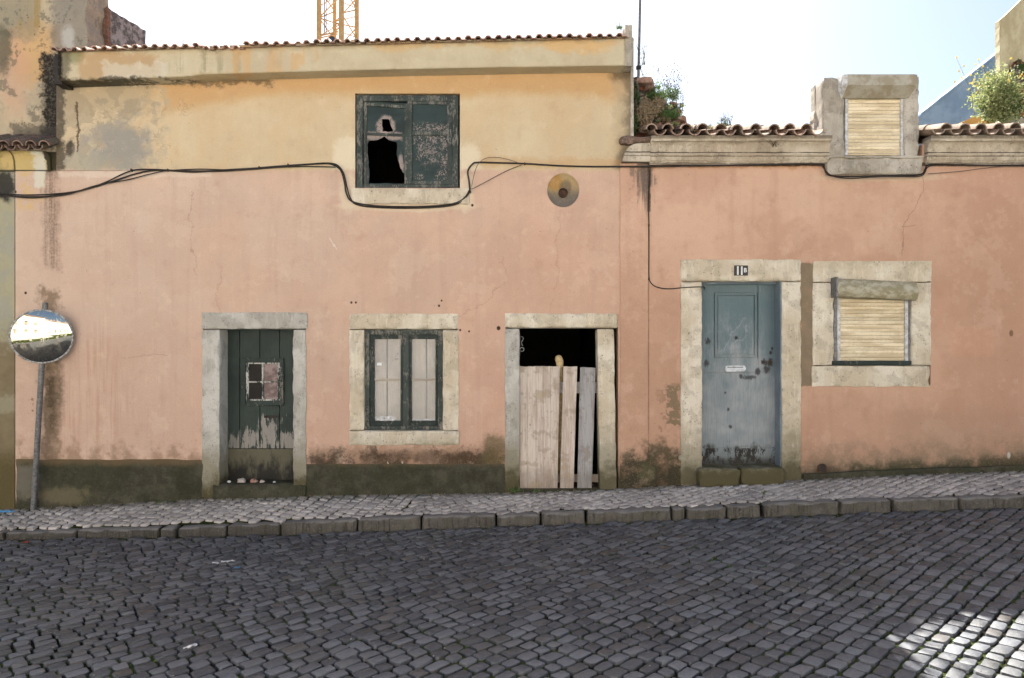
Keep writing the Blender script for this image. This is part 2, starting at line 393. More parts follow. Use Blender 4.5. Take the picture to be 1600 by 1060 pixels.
    fine = g.noise(85, 4, .75, off=8); c = g.mix(g.ss(fine, .55, .95)*.45, c, hexc(136,98,76)); c = g.mix(g.ss(fine, .42, .05)*.4, c, hexc(230,196,166)); c = g.mix(g.ss(nm, .55, .9)*.25, c, hexc(160,116,92)); c = g.mix(g.ss(nm, .42, .1)*.22, c, hexc(218,178,150))
    h = nf*.35 + nm*.5 + g.noise(140, 2, .6)*.25 - pl*1.5
    nrm = g.bump(nb*1.0 + nw*.8, .35, .05); nrm = g.bump(h, .6, .006, nrm)
    return g.done(c, .92, nrm, spec=.2)
def plaster_cornice():                                  # boxed eave of the taller house
    g = G('eave_plaster', 7.79)
    nm = g.noise(5, 5, .65); nf = g.noise(38, 4, .7); nw = g.noise(2.2, 4, .6, off=1); st = g.noise(1, 3, .6, st=(9, 9, .5)); st2 = g.noise(1, 3, .6, st=(4.5, 4.5, .4), off=3)
    c = g.mix(g.ss(nw, .3, .7), hexc(188,168,136), hexc(196,178,146))
    c = g.mix(g.rect(130, 250, 84, 118, 8, nw, 40)*.6, c, hexc(176,134,88))
    c = g.mix(g.rect(160, 260, 100, 125, 6, nm, 26)*.5, c, hexc(206,194,172))
    for a, b, k in ((270,300,.8),(318,332,.7),(338,352,.6),(366,376,.5),(425,440,.5)):
        c = g.mix(g.rect(a, b, 66, 112, 9, nm, 30)*g.ss(st + nf*.2, .45, .75)*k*.8, c, hexc(118,108,74))
    c = g.mix(g.rect(375, 500, 80, 106, 4, nw, 60)*g.ss(st2, .45, .55)*.5, c, hexc(204,156,102))
    c = g.mix(g.rect(560, 1000, 62, 78, 6, nw, 40)*.5, c, hexc(206,164,108))
    c = g.mix(g.rect(850, 960, 64, 82, 5, nw, 30)*.4, c, hexc(212,164,104))
    c = g.mix(g.ell(115, 84, 14, 14, .5, nm, 1)*.6, c, hexc(104,110,66))
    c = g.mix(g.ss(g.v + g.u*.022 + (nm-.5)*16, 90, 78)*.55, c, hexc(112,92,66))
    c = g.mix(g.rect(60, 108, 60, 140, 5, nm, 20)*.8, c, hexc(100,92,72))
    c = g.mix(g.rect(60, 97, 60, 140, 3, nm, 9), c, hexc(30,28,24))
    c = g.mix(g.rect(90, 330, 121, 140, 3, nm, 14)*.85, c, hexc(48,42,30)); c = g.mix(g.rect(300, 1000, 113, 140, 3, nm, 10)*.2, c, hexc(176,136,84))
    c = g.mix(g.ss(g.u + (nm-.5)*6, 973, 980)*.6, c, hexc(112,98,80))
    fine = g.noise(85, 4, .75, off=8); c = g.mix(g.ss(fine, .55, .95)*.3, c, hexc(140,118,88)); c = g.mix(g.ss(nm, .55, .85)*.3, c, hexc(168,146,112)); c = g.mix(g.ss(nm, .42, .15)*.25, c, hexc(222,206,178))
    nrm = g.bump(nw, .4, .05); nrm = g.bump(nf*.4 + nm*.6, .8, .007, nrm)
    return g.done(c, .92, nrm, spec=.2)
def plaster_old(name='old_wall_plaster', dist=D):                                      # left neighbour and tall wall
    g = G(name, dist)
    nb = g.noise(1.6, 5, .62); nm = g.noise(6, 5, .68); nf = g.noise(40, 4, .7); st = g.noise(1, 4, .65, st=(9, 9, .8))
    c = g.mix(g.ss(nb, .35, .65), hexc(176,156,128), hexc(188,166,134))
    c = g.mix(g.ss(nm, .45, .62)*.5, c, hexc(148,136,116))
    c = g.mix(g.ell(55, 80, 44, 46, .5, nm, .9)*.8, c, hexc(200,156,104)); c = g.mix(g.ell(20, 110, 24, 60, .6, nm, 1)*.55, c, hexc(196,150,120))
    c = g.mix(g.rect(-60, 60, -60, 55, 18, nm, 60)*.6, c, hexc(126,118,98))
    c = g.mix(g.rect(30, 70, -30, 40, 12, nm, 40)*g.ss(st, .4, .6)*.7, c, hexc(150,122,70))
    c = g.mix(g.rect(80, 140, -80, 90, 12, nm, 30)*.75, c, g.mix(nm, hexc(96,90,84), hexc(150,140,126)))
    c = g.mix(g.ell(106, 60, 10, 18, .6, nm, 1)*.6, c, hexc(190,182,170))
    c = g.mix(g.ell(5, 80, 12, 36, .5, nm, 1.1)*.8, c, hexc(86,82,66))
    c = g.mix(g.rect(66, 96, 84, 228, 6, nm, 30)*.97, c, g.mix(g.ss(nf, .45, .75), hexc(30,28,25), hexc(84,76,66)))
    c = g.mix(g.rect(20, 90, 196, 226, 5, nm, 30)*.7, c, hexc(70,64,56)); c = g.mix(g.ss(g.ss(nm, .55, .7) + (nf-.5)*.3, .5, .8)*.5, c, hexc(84,78,64))
    chip = g.ss(g.voro(11, 'F1'), .12, .07) * g.ss(g.noise(3, 2, .5, off=9), .5, .55); c = g.mix(chip*.8, c, hexc(96,70,58))
    # low facade left of the seam
    lo = g.ss(g.v, 236, 238)
    d = g.mix(g.ss(nb, .4, .6), hexc(156,148,128), hexc(164,152,122))
    d = g.mix(g.ss(g.v + (nm-.5)*80, 505, 560), d, g.mix(nm, hexc(114,98,74), hexc(134,118,90)))
    d = g.mix(g.rect(-99, 30, 618, 645, 6, nm, 20)*.6, d, hexc(158,148,122)); d = g.mix(g.ss(g.v + (nm-.5)*40, 690, 730), d, hexc(92,80,52))
    d = g.mix(g.rect(-90, 92, 238, 267, 3, nm, 4), d, g.mix(g.ss(nb+nm*.4, .6, .8), hexc(188,160,106), hexc(150,130,84)))
    d = g.mix(g.ell(4, 290, 20, 24, .4, nm, .9)*.95, d, hexc(52,48,44)); d = g.mix(g.rect(56, 74, 236, 268, 4, nm, 22)*.85, d, hexc(200,190,172)); d = g.mix(g.rect(74, 94, 232, 268, 3, nm, 12)*.95, d, hexc(46,44,32))
    d = g.mix(g.rect(-90, 90, 266, 269, 1)*.8, d, hexc(50,44,34)); d = g.mix(g.rect(22.6, 25.6, 236, 268, .8)*.8, d, hexc(40,36,28))
    c = g.mix(lo, c, d)
    nrm = g.bump(nb, .5, .06); nrm = g.bump(nf*.4 + nm*.8, .8, .01, nrm)
    return g.done(c, .94, nrm, spec=.15)
def plinth_mat():
    g = G('mossy_plinth_render')
    nm = g.noise(7, 6, .68); nf = g.noise(48, 4, .75); nb = g.noise(2, 4, .6)
    c = g.mix(g.ss(nm, .3, .75), hexc(64,60,48), hexc(82,77,62)); c = g.mix(g.ss(nb, .42, .6)*.6, c, hexc(58,58,40))
    c = g.mix(g.ss(nf, .55, .95)*.35, c, hexc(116,106,82)); c = g.mix(g.ss(nf, .45, .05)*.5, c, hexc(40,37,28)); c = g.mix(g.ss(g.noise(3.5, 6, .7, off=5), .5, .75)*.45, c, hexc(46,42,32))
    c = g.mix(g.ell(35, 750, 26, 26, .4, nm, .9)*.65, c, hexc(122,114,98)); c = g.mix(g.ell(100, 775, 40, 12, .6, nm, 1.6)*.6, c, hexc(118,106,80))
    c = g.mix(g.ell(262, 746, 9, 2.5, .6, nf, 4)*g.ss(nf, .5, .7)*.7, c, hexc(150,138,116)); c = g.mix(g.ss(g.v + (nm-.5)*12, 732, 719)*.5, c, hexc(128,102,72))
    nrm = g.bump(nm*.8 + nf*.5, .9, .012)
    return g.done(c, .95, nrm, spec=.15)
def stone_mat(name, a, b, dark=1.0, moss=True, pat=.38, crease_shade=(), dist=D):
    g = G(name, dist)
    nm = g.noise(6, 6, .65); nf = g.noise(45, 4, .75); nb = g.noise(1.7, 3, .6); st = g.noise(1, 4, .7, st=(30, 30, 4))
    c = g.mix(g.ss(nb, .3, .7), a, b); c = g.mix(g.ss(nm, .48, .62)*pat, c, tuple(x*.62 for x in a)); c = g.mix(g.ss(st, .55, .75)*.3, c, tuple(min(1, x*1.2) for x in b))
    pit = g.ss(g.voro(26, 'F1'), .22, .12)*g.ss(nm, .46, .56); c = g.mix(pit*.7, c, tuple(x*.35 for x in a)); c = g.mix(g.ss(nf, .62, .8)*.5, c, tuple(x*.5 for x in a))
    spot = g.ss(g.noise(6.5, 4, .65, off=7), .84, .89); c = g.mix(g.ss(g.noise(90, 4, .75, off=8), .55, .95)*.35, c, tuple(x*.5 for x in a)); c = g.mix(spot*.7, c, tuple(x*f for x, f in zip(a, (.55, .46, .36))))
    for q, w, k in crease_shade: c = g.mix(g.ss(g.m('ABSOLUTE', g.v - q + (nm-.5)*1.6), w, w*.3)*g.ss(nm+nf*.3, .2, .6)*k, c, hexc(66,54,42))  # dark bands paint the shadow lines between mouldings
    if moss:
        d = ground_v(g) - g.v
        c = g.mix(g.ss(d + (nm-.5)*90, 110, 50)*.62*dark, c, hexc(122,112,86)); c = g.mix(g.ss(d + (nm-.5)*46 + (nf-.5)*12, 50, 18)*.8*dark, c, hexc(82,74,50))
    nrm = g.bump(nm*.9 + nf*.4 - pit*.6, .8, .010)
    return g.done(c, .9, nrm, spec=.25)
def paint_mat(name, main, alt, under, peel=.5, extra=None, vert=True, dist=D):
    g = G(name, dist)
    nm = g.noise(9, 6, .7, st=(1, 1, .4) if vert else None); nf = g.noise(70, 5, .75, st=(1, 1, .35) if vert else None); nb = g.noise(2.5, 3, .6); gr = g.noise(1, 4, .7, st=(120, 120, 5) if vert else (5, 120, 120))
    c = g.mix(g.ss(nb, .3, .7), main, alt); c = g.mix(g.ss(gr, .45, .7)*.35, c, tuple(x*.6 for x in main))
    pm = g.ss(nm*.6 + nf*.55, peel + .02, peel + .06)
    if extra: c, pm = extra(g, c, pm, nm, nf)
    uc = g.mix(gr, under, tuple(x*.55 for x in under)); c = g.mix(pm, c, uc)
    nrm = g.bump(gr*.5 + nf*.2 - pm*.6, .6, .005)
    return g.done(c, .62, nrm, spec=.35)
def panel_extra(g, c, pm, nm, nf):
    w = g.rect(640, 702, 193, 206, 5, nm, 16); w = g.mx(w, g.rect(646, 702, 212, 226, 4, nm, 14)); w = g.mx(w, g.rect(652, 664, 216, 250, 4, nm, 16)); w = g.mx(w, g.rect(688, 702, 214, 262, 4, nm, 18))
    w = g.mx(w, g.ell(692, 280, 12, 16, .3, nm, .8)); w = g.mx(w, g.ell(655, 276, 7, 5, .4, nm, .8)); w = g.mx(w, g.rect(660, 690, 222, 258, 6, nm, 30)*.8)
    pm = g.mx(pm, w*g.ss(nf + (nm-.5)*.5, .50, .60))
    ring = g.ell(603, 197, 14, 16, .2, nm, .5); ring = g.mx(ring, g.rect(569, 573, 214, 290, 5, nm, 8)); ring = g.mx(ring, g.rect(570, 628, 207, 219, 3, nm, 7)); ring = g.mx(ring, g.ell(626, 262, 5, 22, .3, nm, .6))
    return c, g.mx(pm, ring*g.ss(nf + (nm-.5)*.6, .26, .40))
def door_green_extra(g, c, pm, nm, nf):
    gd = g.noise(5, 5, .7, st=(6, 6, .9), off=4)
    edge = g.v + (gd-.5)*90 + (nf-.5)*14
    bare = g.rect(376, 405, 676, 702, 3, gd, 40); bare = g.mx(bare, g.rect(407, 436, 660, 702, 3, gd, 44)); bare = g.mx(bare, g.rect(438, 458, 676, 702, 3, gd, 34)); bare = g.mx(bare, g.rect(360, 374, 682, 702, 4, gd, 44)*.8)
    pm = g.mx(pm, bare*.95)
    c = g.mix(g.ss(g.v, 699, 703), c, g.mix(g.ss(nm + (g.v-725)*.012, .75, .25), hexc(26,24,19), hexc(90,84,64)))
    return c, pm*g.ss(g.v, 704, 700)
def door_blue_extra(g, c, pm, nm, nf):
    c = g.mix(g.ss(g.v + (nm-.5)*160, 620, 480)*.75, c, hexc(76,98,100)); c = g.mix(g.ss(g.u + (nm-.5)*20, 1192, 1208)*.4*g.ss(g.v, 620, 560), c, hexc(66,82,88))
    low = g.ss(g.v + (nm-.5)*24, 694, 706)
    c = g.mix(low*.5, c, hexc(90,96,92)); c = g.mix(low*g.ss(nm+nf*.4, .66, .72), c, hexc(34,30,26)); c = g.mix(g.ss(g.v + (nm-.5)*14, 708, 720)*.8, c, hexc(40,36,30))
    for cu, cv, r in ((1106,533,4),(1103,568,4),(1150,528,2.6),(1184,581,4),(1193,566,4),(1203,567,5),(1198,577,5),(1204,551,2.5),(1206,545,2),(1158,588,3),(1138,640,2),(1141,667,2.4),(1133,614,1.6)):
        c = g.mix(g.ell(cu, cv, r, r*1.25, .5, nf, 1.2)*.85, c, hexc(38,32,32))
    c = g.mix(g.ell(1170, 590, 12, 3, .5, nf, 2)*.8, c, hexc(44,40,40))
    ch = g.ss(g.voro(34, 'F1'), .16, .10)*g.ss(g.noise(7, 4, .7, off=6), .58, .70); c = g.mix(ch*.7, c, hexc(48,44,42))
    c = g.mix(g.line([(1122,553),(1150,520),(1168,500)], 1.0, nm, 26)*.4, c, hexc(160,160,156)); c = g.mix(g.line([(1140,553),(1172,512)], .9, nm, 22)*.4, c, hexc(168,166,160))
    return c, pm*.25
def wood_mat(name, a, b, scale=1.0, knots=True, vert=True, lines=()):
    g = G(name)
    gr = g.noise(1, 5, .7, st=(90, 90, 3) if vert else (3, 90, 90)); gb = g.noise(1, 4, .6, st=(14, 14, 1.2) if vert else (1.2, 14, 14), off=2); nm = g.noise(8, 5, .65); rn = g.rnd()
    c = g.mix(g.ss(gr*.6 + gb*.5, .4, .7), a, b); c = g.mix(g.ss(nm, .52, .68)*.4, c, tuple(x*.55 for x in a))
    if knots: k = g.ss(g.voro(7, 'F1', vec=g.vec(g.x*1.6, g.y, g.z*.8)), .10, .05); c = g.mix(k*.7, c, tuple(x*.3 for x in a))
    for q in lines: c = g.mix(g.ss(g.m('ABSOLUTE', g.u - q + (gb-.5)*1.2), 1.0, .3)*.3, c, tuple(x*.4 for x in a))
    d = ground_v(g) - g.v; c = g.mix(g.ss(d + (nm-.5)*50, 46, 14)*.4, c, hexc(86,72,54))
    c = g.mix(g.ss(nm, .6, .8)*.3, c, hexc(170,140,92)); c = g.mul(c, rn*.18 + .9)
    return g.done(c, .88, g.bump(gr*.7 + gb*.3, .5, .006), spec=.2)
def simple(name, a, b=None, scale=12, rough=.85, bump=.4, dist=.005, metal=0, spec=.3, var=0, st=None):
    g = G(name); b = b or tuple(x*.7 for x in a)
    nm = g.noise(scale, 5, .65, st=st); nf = g.noise(scale*6, 3, .7)
    c = g.mix(g.ss(nm*.8 + nf*.2, .36, .64), a, b)
    if var: c = g.mul(c, g.rnd()*var + (1 - var*.5))
    return g.done(c, rough, g.bump(nm*.6 + nf*.4, bump, dist), metal=metal, spec=spec)
def tile_mat(name, a, b, lich=.4):
    g = G(name); rn = g.rnd(); nm = g.noise(9, 5, .68); nf = g.noise(60, 3, .7); nb = g.noise(3, 3, .6, off=3)
    c = g.mix(rn, a, b); c = g.mix(g.ss(nm, .45, .62)*.6, c, tuple(x*.55 for x in a)); c = g.mix(g.ss(nb+nf*.2, .55, .7)*lich, c, hexc(96,90,76)); c = g.mix(g.ss(nf, .6, .75)*.3, c, hexc(200,180,150))
    return g.done(c, .88, g.bump(nm*.6+nf*.4, .6, .006), spec=.2)
def sett_mat():
    g = G('basalt_setts'); rn = g.rnd(); nm = g.noise(24, 5, .75); nf = g.noise(95, 4, .78); nb = g.noise(.9, 4, .6)
    c = g.mix(g.ss(rn, 0, 1), (.032,.037,.045), (.120,.131,.148)); c = g.mix(g.ss(rn, .93, .99)*.6, c, (.135,.135,.14)); c = g.mix(g.ss(g.m('FRACT', rn*37.0), .86, 1)*.7, c, (.062,.052,.044))
    c = g.mix(g.ss(nm, .5, .85)*.7, c, (.125,.130,.145)); c = g.mix(g.ss(nm, .42, .1)*.6, c, (.022,.024,.028)); c = g.mix(g.ss(nf, .62, .95)*.6, c, (.20,.20,.21)); c = g.mix(g.ss(nf, .42, .1)*.65, c, (.016,.016,.02)); c = g.mix(g.ss(nm, .7, .9)*.5, c, (.15,.155,.165))
    c = g.mul(c, nb*.7 + .66); c = g.mix(g.ss(nb + (nm-.5)*.3, .56, .70)*.35, c, (.045,.043,.030))
    speck = g.ss(g.voro(5.5, 'F1'), .035, .02); c = g.mix(speck*.8, c, (.5,.5,.48))
    return g.done(c, g.m('ADD', nm*.25, .38), g.bump(nm*.6 + nf*.35, .7, .006), spec=.55)
def joint_mat(name='joint_soil', mossy=True):
    g = G(name); nm = g.noise(1.6, 4, .6); nf = g.noise(60, 4, .75)
    c = g.mix(nf, (.008,.007,.005), (.024,.021,.014)); c = g.mix(g.ss(nm + (nf-.5)*.25, .34, .58)*(.95 if mossy else .6), c, g.mix(nf, (.028,.044,.012), (.10,.13,.035)))
    return g.done(c, .98, g.bump(nf, 1, .01), spec=.05)
def lime_mat():
    g = G('limestone_pavers'); rn = g.rnd(); nm = g.noise(12, 5, .7); nf = g.noise(110, 3, .75); nb = g.noise(1.5, 4, .6)
    c = g.mix(rn, (.31,.290,.272), (.56,.53,.50)); c = g.mix(g.ss(nm, .48, .7)*.5, c, (.17,.16,.15)); c = g.mix(g.ss(nf, .6, .8)*.3, c, (.66,.64,.62)); c = g.mul(c, nb*.7+.62)
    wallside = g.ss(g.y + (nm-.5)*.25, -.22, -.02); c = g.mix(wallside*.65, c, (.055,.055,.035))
    return g.done(c, .72, g.bump(nm*.6+nf*.4, .6, .005), spec=.35)
def kerb_mat():
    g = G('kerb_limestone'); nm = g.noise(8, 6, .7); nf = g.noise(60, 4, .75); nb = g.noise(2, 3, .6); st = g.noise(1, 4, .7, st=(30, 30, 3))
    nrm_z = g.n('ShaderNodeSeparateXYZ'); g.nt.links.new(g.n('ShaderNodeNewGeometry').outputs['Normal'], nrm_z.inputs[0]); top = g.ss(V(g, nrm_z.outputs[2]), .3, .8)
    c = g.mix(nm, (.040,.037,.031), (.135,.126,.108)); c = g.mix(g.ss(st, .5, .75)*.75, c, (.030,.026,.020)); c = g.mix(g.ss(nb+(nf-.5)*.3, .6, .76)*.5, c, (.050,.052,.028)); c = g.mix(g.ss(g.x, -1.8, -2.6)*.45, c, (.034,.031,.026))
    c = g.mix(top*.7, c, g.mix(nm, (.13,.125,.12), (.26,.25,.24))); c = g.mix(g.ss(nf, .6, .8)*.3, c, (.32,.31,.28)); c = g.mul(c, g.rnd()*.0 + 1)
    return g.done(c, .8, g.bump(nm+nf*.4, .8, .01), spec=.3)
def leaf_mat(name, a, b, tr=.35):
    g = G(name); rn = g.rnd(); c = g.mix(rn, a, b)
    d = g.n('ShaderNodeBsdfPrincipled'); g.put(d.inputs['Base Color'], c); d.inputs['Roughness'].default_value = .55; d.inputs['Specular IOR Level'].default_value = .3
    t = g.n('ShaderNodeBsdfTranslucent'); g.put(t.inputs[0], g.mul(c, 1.4)); mxs = g.n('ShaderNodeMixShader'); mxs.inputs[0].default_value = tr
    g.nt.links.new(d.outputs[0], mxs.inputs[1]); g.nt.links.new(t.outputs[0], mxs.inputs[2]); g.nt.links.new(mxs.outputs[0], g.out.inputs[0]); return g.mat
def rubble_mat():
    g = G('rubble_masonry'); nm = g.noise(9, 5, .7); w = g.vec(g.x*1.0 + nm*.06, g.y, g.z*1.7 + nm*.06)
    q = g.n('ShaderNodeTexVoronoi'); g.nt.links.new(w, q.inputs['Vector']); q.inputs['Scale'].default_value = 9; sep = g.n('ShaderNodeSeparateColor'); g.nt.links.new(q.outputs['Color'], sep.inputs[0]); rc = V(g, sep.outputs[0])
    e = g.voro(9, 'DISTANCE_TO_EDGE', vec=w); nf = g.noise(60, 4, .7)
    c = g.mix(rc, hexc(128,112,96), hexc(176,164,148)); c = g.mix(g.ss(rc, .70, .74), c, hexc(150,88,66)); c = g.mix(g.ss(e + (nm-.5)*.05, .06, .02)*.8, c, hexc(84,74,62)); c = g.mix(g.ss(nm, .5, .62)*.5, c, hexc(78,72,60))
    return g.done(c, .95, g.bump(g.ss(e, 0, .12) + nm*.5 + nf*.3, 1, .03), spec=.1)
def brick_wall_mat():
    g = G('plastered_brick_stub'); nm = g.noise(8, 5, .7); nf = g.noise(50, 4, .7)
    b = g.n('ShaderNodeTexBrick'); g.nt.links.new(g.vec(g.x*1 + nm*.02 + g.y, g.z + g.x*.35 + nm*.02), b.inputs['Vector']); b.inputs['Scale'].default_value = 4.2; b.inputs['Mortar Size'].default_value = .03
    b.inputs['Color1'].default_value = (*hexc(132,88,70), 1); b.inputs['Color2'].default_value = (*hexc(104,76,64), 1); b.inputs['Mortar'].default_value = (*hexc(120,104,88), 1)
    pl = g.mix(g.ss(nm, .4, .65), hexc(150,142,136), hexc(104,98,94)); pl = g.mix(g.ss(nf, .6, .8)*.4, pl, hexc(180,174,168))
    edge = g.ss(g.y + (nm-.5)*.03, .74, .76); c = g.mix(edge, b.outputs[0], pl); c = g.mix(g.ss(nm, .55, .7)*.5, c, hexc(78,66,58))
    return g.done(c, .95, g.bump(nm+nf*.4+V(g, b.outputs[1])*-.5, 1, .02), spec=.1)

M = dict(
    plA=plaster_left(), plB=plaster_right(), eave=plaster_cornice(), old=plaster_old(), oldt=plaster_old('tall_wall_plaster', 8.36), plinth=plinth_mat(),
    stone=stone_mat('limestone_surround', hexc(170,160,145), hexc(196,186,172), 1.25),
    stoneB=stone_mat('cream_limestone_surround', hexc(198,178,150), hexc(220,204,180), 1.1),
    cement=stone_mat('weathered_cement', hexc(164,150,132), hexc(190,176,158), moss=False, pat=.5),
    corn=stone_mat('moulded_cornice_plaster', hexc(174,154,130), hexc(198,180,156), moss=False, pat=.45, crease_shade=((215,5,.6),(237.5,1.6,.85),(243,1.2,.6),(253,1.6,.7),(258,3,.9)), dist=7.9),  # cornice colour carries painted shadow along its mouldings
    green=paint_mat('flaking_green_paint', hexc(32,43,38), hexc(42,54,48), hexc(124,116,104), .66),
    green2=paint_mat('worn_green_paint', hexc(42,50,45), hexc(64,70,63), hexc(128,122,110), .60),
    greenp=paint_mat('blistered_green_paint', hexc(28,42,40), hexc(42,58,55), hexc(168,148,136), .84, panel_extra, vert=False, dist=8.036),
    doorg=paint_mat('green_plank_paint', hexc(34,45,40), hexc(46,57,50), hexc(158,148,136), .92, door_green_extra, dist=8.215),
    doorb=paint_mat('chalky_blue_paint', hexc(130,133,132), hexc(150,150,147), hexc(70,60,56), .84, door_blue_extra, dist=8.165),
    blue2=paint_mat('pale_blue_frame_paint', hexc(112,120,124), hexc(132,138,140), hexc(90,80,70), .76),
    cream=paint_mat('yellowed_white_paint', hexc(156,140,122), hexc(178,162,142), hexc(80,66,52), .74),
    white=paint_mat('white_putty_paint', hexc(184,178,166), hexc(190,184,172), hexc(44,54,48), .54),
    slat=simple('beige_plastic_slat', hexc(206,182,146), hexc(232,210,176), 5, .5, .1, var=.24, st=(.5, 1, 3)),
    sbox=simple('dirty_aluminium_box', hexc(176,164,140), hexc(140,128,98), 7, .6, .3, st=(1, 1, 2)),
    sbox2=simple('greyed_metal_box', hexc(172,160,142), hexc(150,136,112), 6, .6, .2),
    rail=simple('white_shutter_rail', hexc(206,200,194), hexc(170,160,150), 20, .5, .2),
    plank=wood_mat('bleached_board', hexc(182,160,142), hexc(206,188,170), lines=(824, 838, 849, 861)), plank2=wood_mat('grey_board', hexc(142,134,128), hexc(168,160,154)),
    dark=simple('interior_shade', (.020,.018,.016), (.035,.030,.026), 3), cable=simple('black_cable_sheath', (.018,.015,.013), (.03,.024,.02), 20, .6),  # dark: near-black colour paints the unlit depth of rooms, pipe and slots
    rust=simple('rusty_iron', hexc(84,56,42), hexc(50,38,32), 30, .8, .8), iron=simple('light_painted_iron', hexc(190,184,176), hexc(120,112,104), 40, .5),
    galv=simple('galvanised_steel', hexc(124,120,116), hexc(96,92,90), 30, .5, .3, metal=.3), black=simple('black_plate_enamel', hexc(40,34,32), hexc(60,52,48), 40, .4),
    wht=simple('white_enamel', hexc(226,222,216), hexc(206,200,190), 40, .4), letter=simple('pale_metal_flap', hexc(206,204,202), hexc(180,178,176), 30, .4, .2),
    tileA=tile_mat('old_red_roof_tile', hexc(164,122,102), hexc(190,150,130), .35), tileB=tile_mat('barrel_roof_tile', hexc(146,116,98), hexc(174,146,126), .45), tileC=tile_mat('grimy_roof_tile', hexc(110,88,76), hexc(140,112,96), .7),
    brick=simple('broken_brick', hexc(140,104,86), hexc(166,134,116), 14, .92, .8, .01, var=.5), rubble=rubble_mat(), stub=brick_wall_mat(),
    sett=sett_mat(), joint=joint_mat(), pjoint=joint_mat('paver_joint_soil', False), lime=lime_mat(), kerb=kerb_mat(), limeflat=simple('light_limestone_paving', (.50,.48,.44), (.58,.56,.52), 8),
    crane=simple('ochre_crane_paint', hexc(206,164,108), hexc(190,146,96), 3, .5, .1), motor=simple('grey_blue_motor', hexc(70,78,100), None, 5),
    bluew=simple('blue_wall_render', hexc(122,143,166), hexc(140,160,182), 1.2, .9, .4, .05), beige=simple('ochre_stained_render', hexc(196,180,146), hexc(170,152,116), 1.4, .92, .5, .03, st=(1.5, 1, .6)),
    ochre=simple('ochre_render', hexc(206,160,98), hexc(190,140,84), 3), facade=simple('sunlit_cream_render', (.82,.79,.74), (.76,.72,.66), 1.0, .9), facade2=simple('sunlit_rose_render', (.80,.74,.69), (.74,.68,.62), 1.0, .9),
    leafb=leaf_mat('bright_leaf', (.14,.19,.06), (.42,.44,.22)), leafd=leaf_mat('dull_leaf', (.045,.085,.028), (.11,.17,.06)), leafg=leaf_mat('fern_leaf', (.05,.10,.03), (.13,.22,.07)),
    dry=leaf_mat('dry_stem', (.20,.15,.09), (.36,.29,.19), .2), flower=leaf_mat('yellow_flower', (.65,.55,.16), (.75,.68,.32)), stem=simple('plant_stem', (.10,.09,.04), None, 20),
    paper=simple('crumpled_paper', (.62,.62,.62), (.40,.42,.45), 30), bluep=simple('blue_plastic', (.05,.20,.42), (.08,.28,.5), 30, .4), redp=simple('red_scrap', (.42,.10,.07), None, 30),
    pebble=simple('pale_pebble', (.42,.38,.34), (.28,.25,.22), 20), ground=simple('far_ground', (.20,.18,.15), (.26,.23,.19), .4), curtain=simple('grey_net_curtain', hexc(150,128,120), hexc(112,92,86), 9),
    burl=simple('pale_cut_wood', hexc(206,178,130), hexc(180,150,106), 20), pale_wire=simple('grey_wire', (.10,.08,.07), None, 20), asphalt=simple('street_paving', (.07,.068,.065), (.10,.097,.09), 3),
)
def glass_mat():
    g = G('dusty_glass'); p = g.n('ShaderNodeBsdfPrincipled'); p.inputs['Base Color'].default_value = (.85,.85,.82,1); p.inputs['Roughness'].default_value = .12; p.inputs['Alpha'].default_value = .16
    g.nt.links.new(p.outputs[0], g.out.inputs[0]); return g.mat
def mirror_mat():
    g = G('traffic_mirror_face'); nm = g.noise(14, 4, .7); st = g.noise(1, 4, .6, st=(60, 60, 6))
    return g.done((.52,.49,.42), g.m('ADD', g.ss(nm+st*.3, .66, .85)*.22, .02), None, metal=1)
M['glass'] = glass_mat(); M['mirror'] = mirror_mat()

# ------------------------------------------------------------------ ground
# far ground, road bed, pavement bed
g_ = MB(); N = 60
def sheet(name, mat, xs, ys, zf, kind='structure'):
    b = MB(); vs = [(x, y, zf(x, y)) for x in xs for y in ys]; ny = len(ys)
    fs = [(i*ny+j, (i+1)*ny+j, (i+1)*ny+j+1, i*ny+j+1) for i in range(len(xs)-1) for j in range(ny-1)]
    b.add(vs, fs); return tag(b.build(name, mat), kind=kind)
def frange(a, b, n): return [a + (b-a)*i/n for i in range(n+1)]
def far_z(x, y): return (-.105 + .0345*max(-40, min(40, x))) - .16
sheet('ground', M['ground'], [-400,-120,-40]+frange(-20, 20, 20)+[40,120,400], [-400,-120,-40,-17,-8,0,6,40,120,400], far_z)
XS = frange(-16, 16, 128)
b = MB(); ys_n = 34
vs = []; fs = []
for x in XS:
    for j in range(ys_n+1):
        y = kerb_y(x) + .02 - (14 * (j/ys_n)**1.6); vs.append((x, y, road_z(x, y) - .021 + .010*mnoise.noise((x*4, y*4, 0))))
for i in range(len(XS)-1):
    for j in range(ys_n): a = i*(ys_n+1)+j; fs.append((a, a+1, a+ys_n+2, a+ys_n+1))
b.add(vs, fs); tag(b.build('road_bed', M['joint'], smooth=60), kind='structure')
b = MB(); vs = []; fs = []
for x in XS:
    for j in range(9):
        y = .05 + (kerb_y(x) + .10 - .05) * j/8; vs.append((x, y, pave_z(x, y) - .021 + .003*mnoise.noise((x*6, y*6, 0))))
for i in range(len(XS)-1):
    for j in range(8): a = i*9+j; fs.append((a, a+1, a+10, a+9))
b.add(vs, fs); tag(b.build('pavement_bed', M['pjoint'], smooth=60), kind='structure')

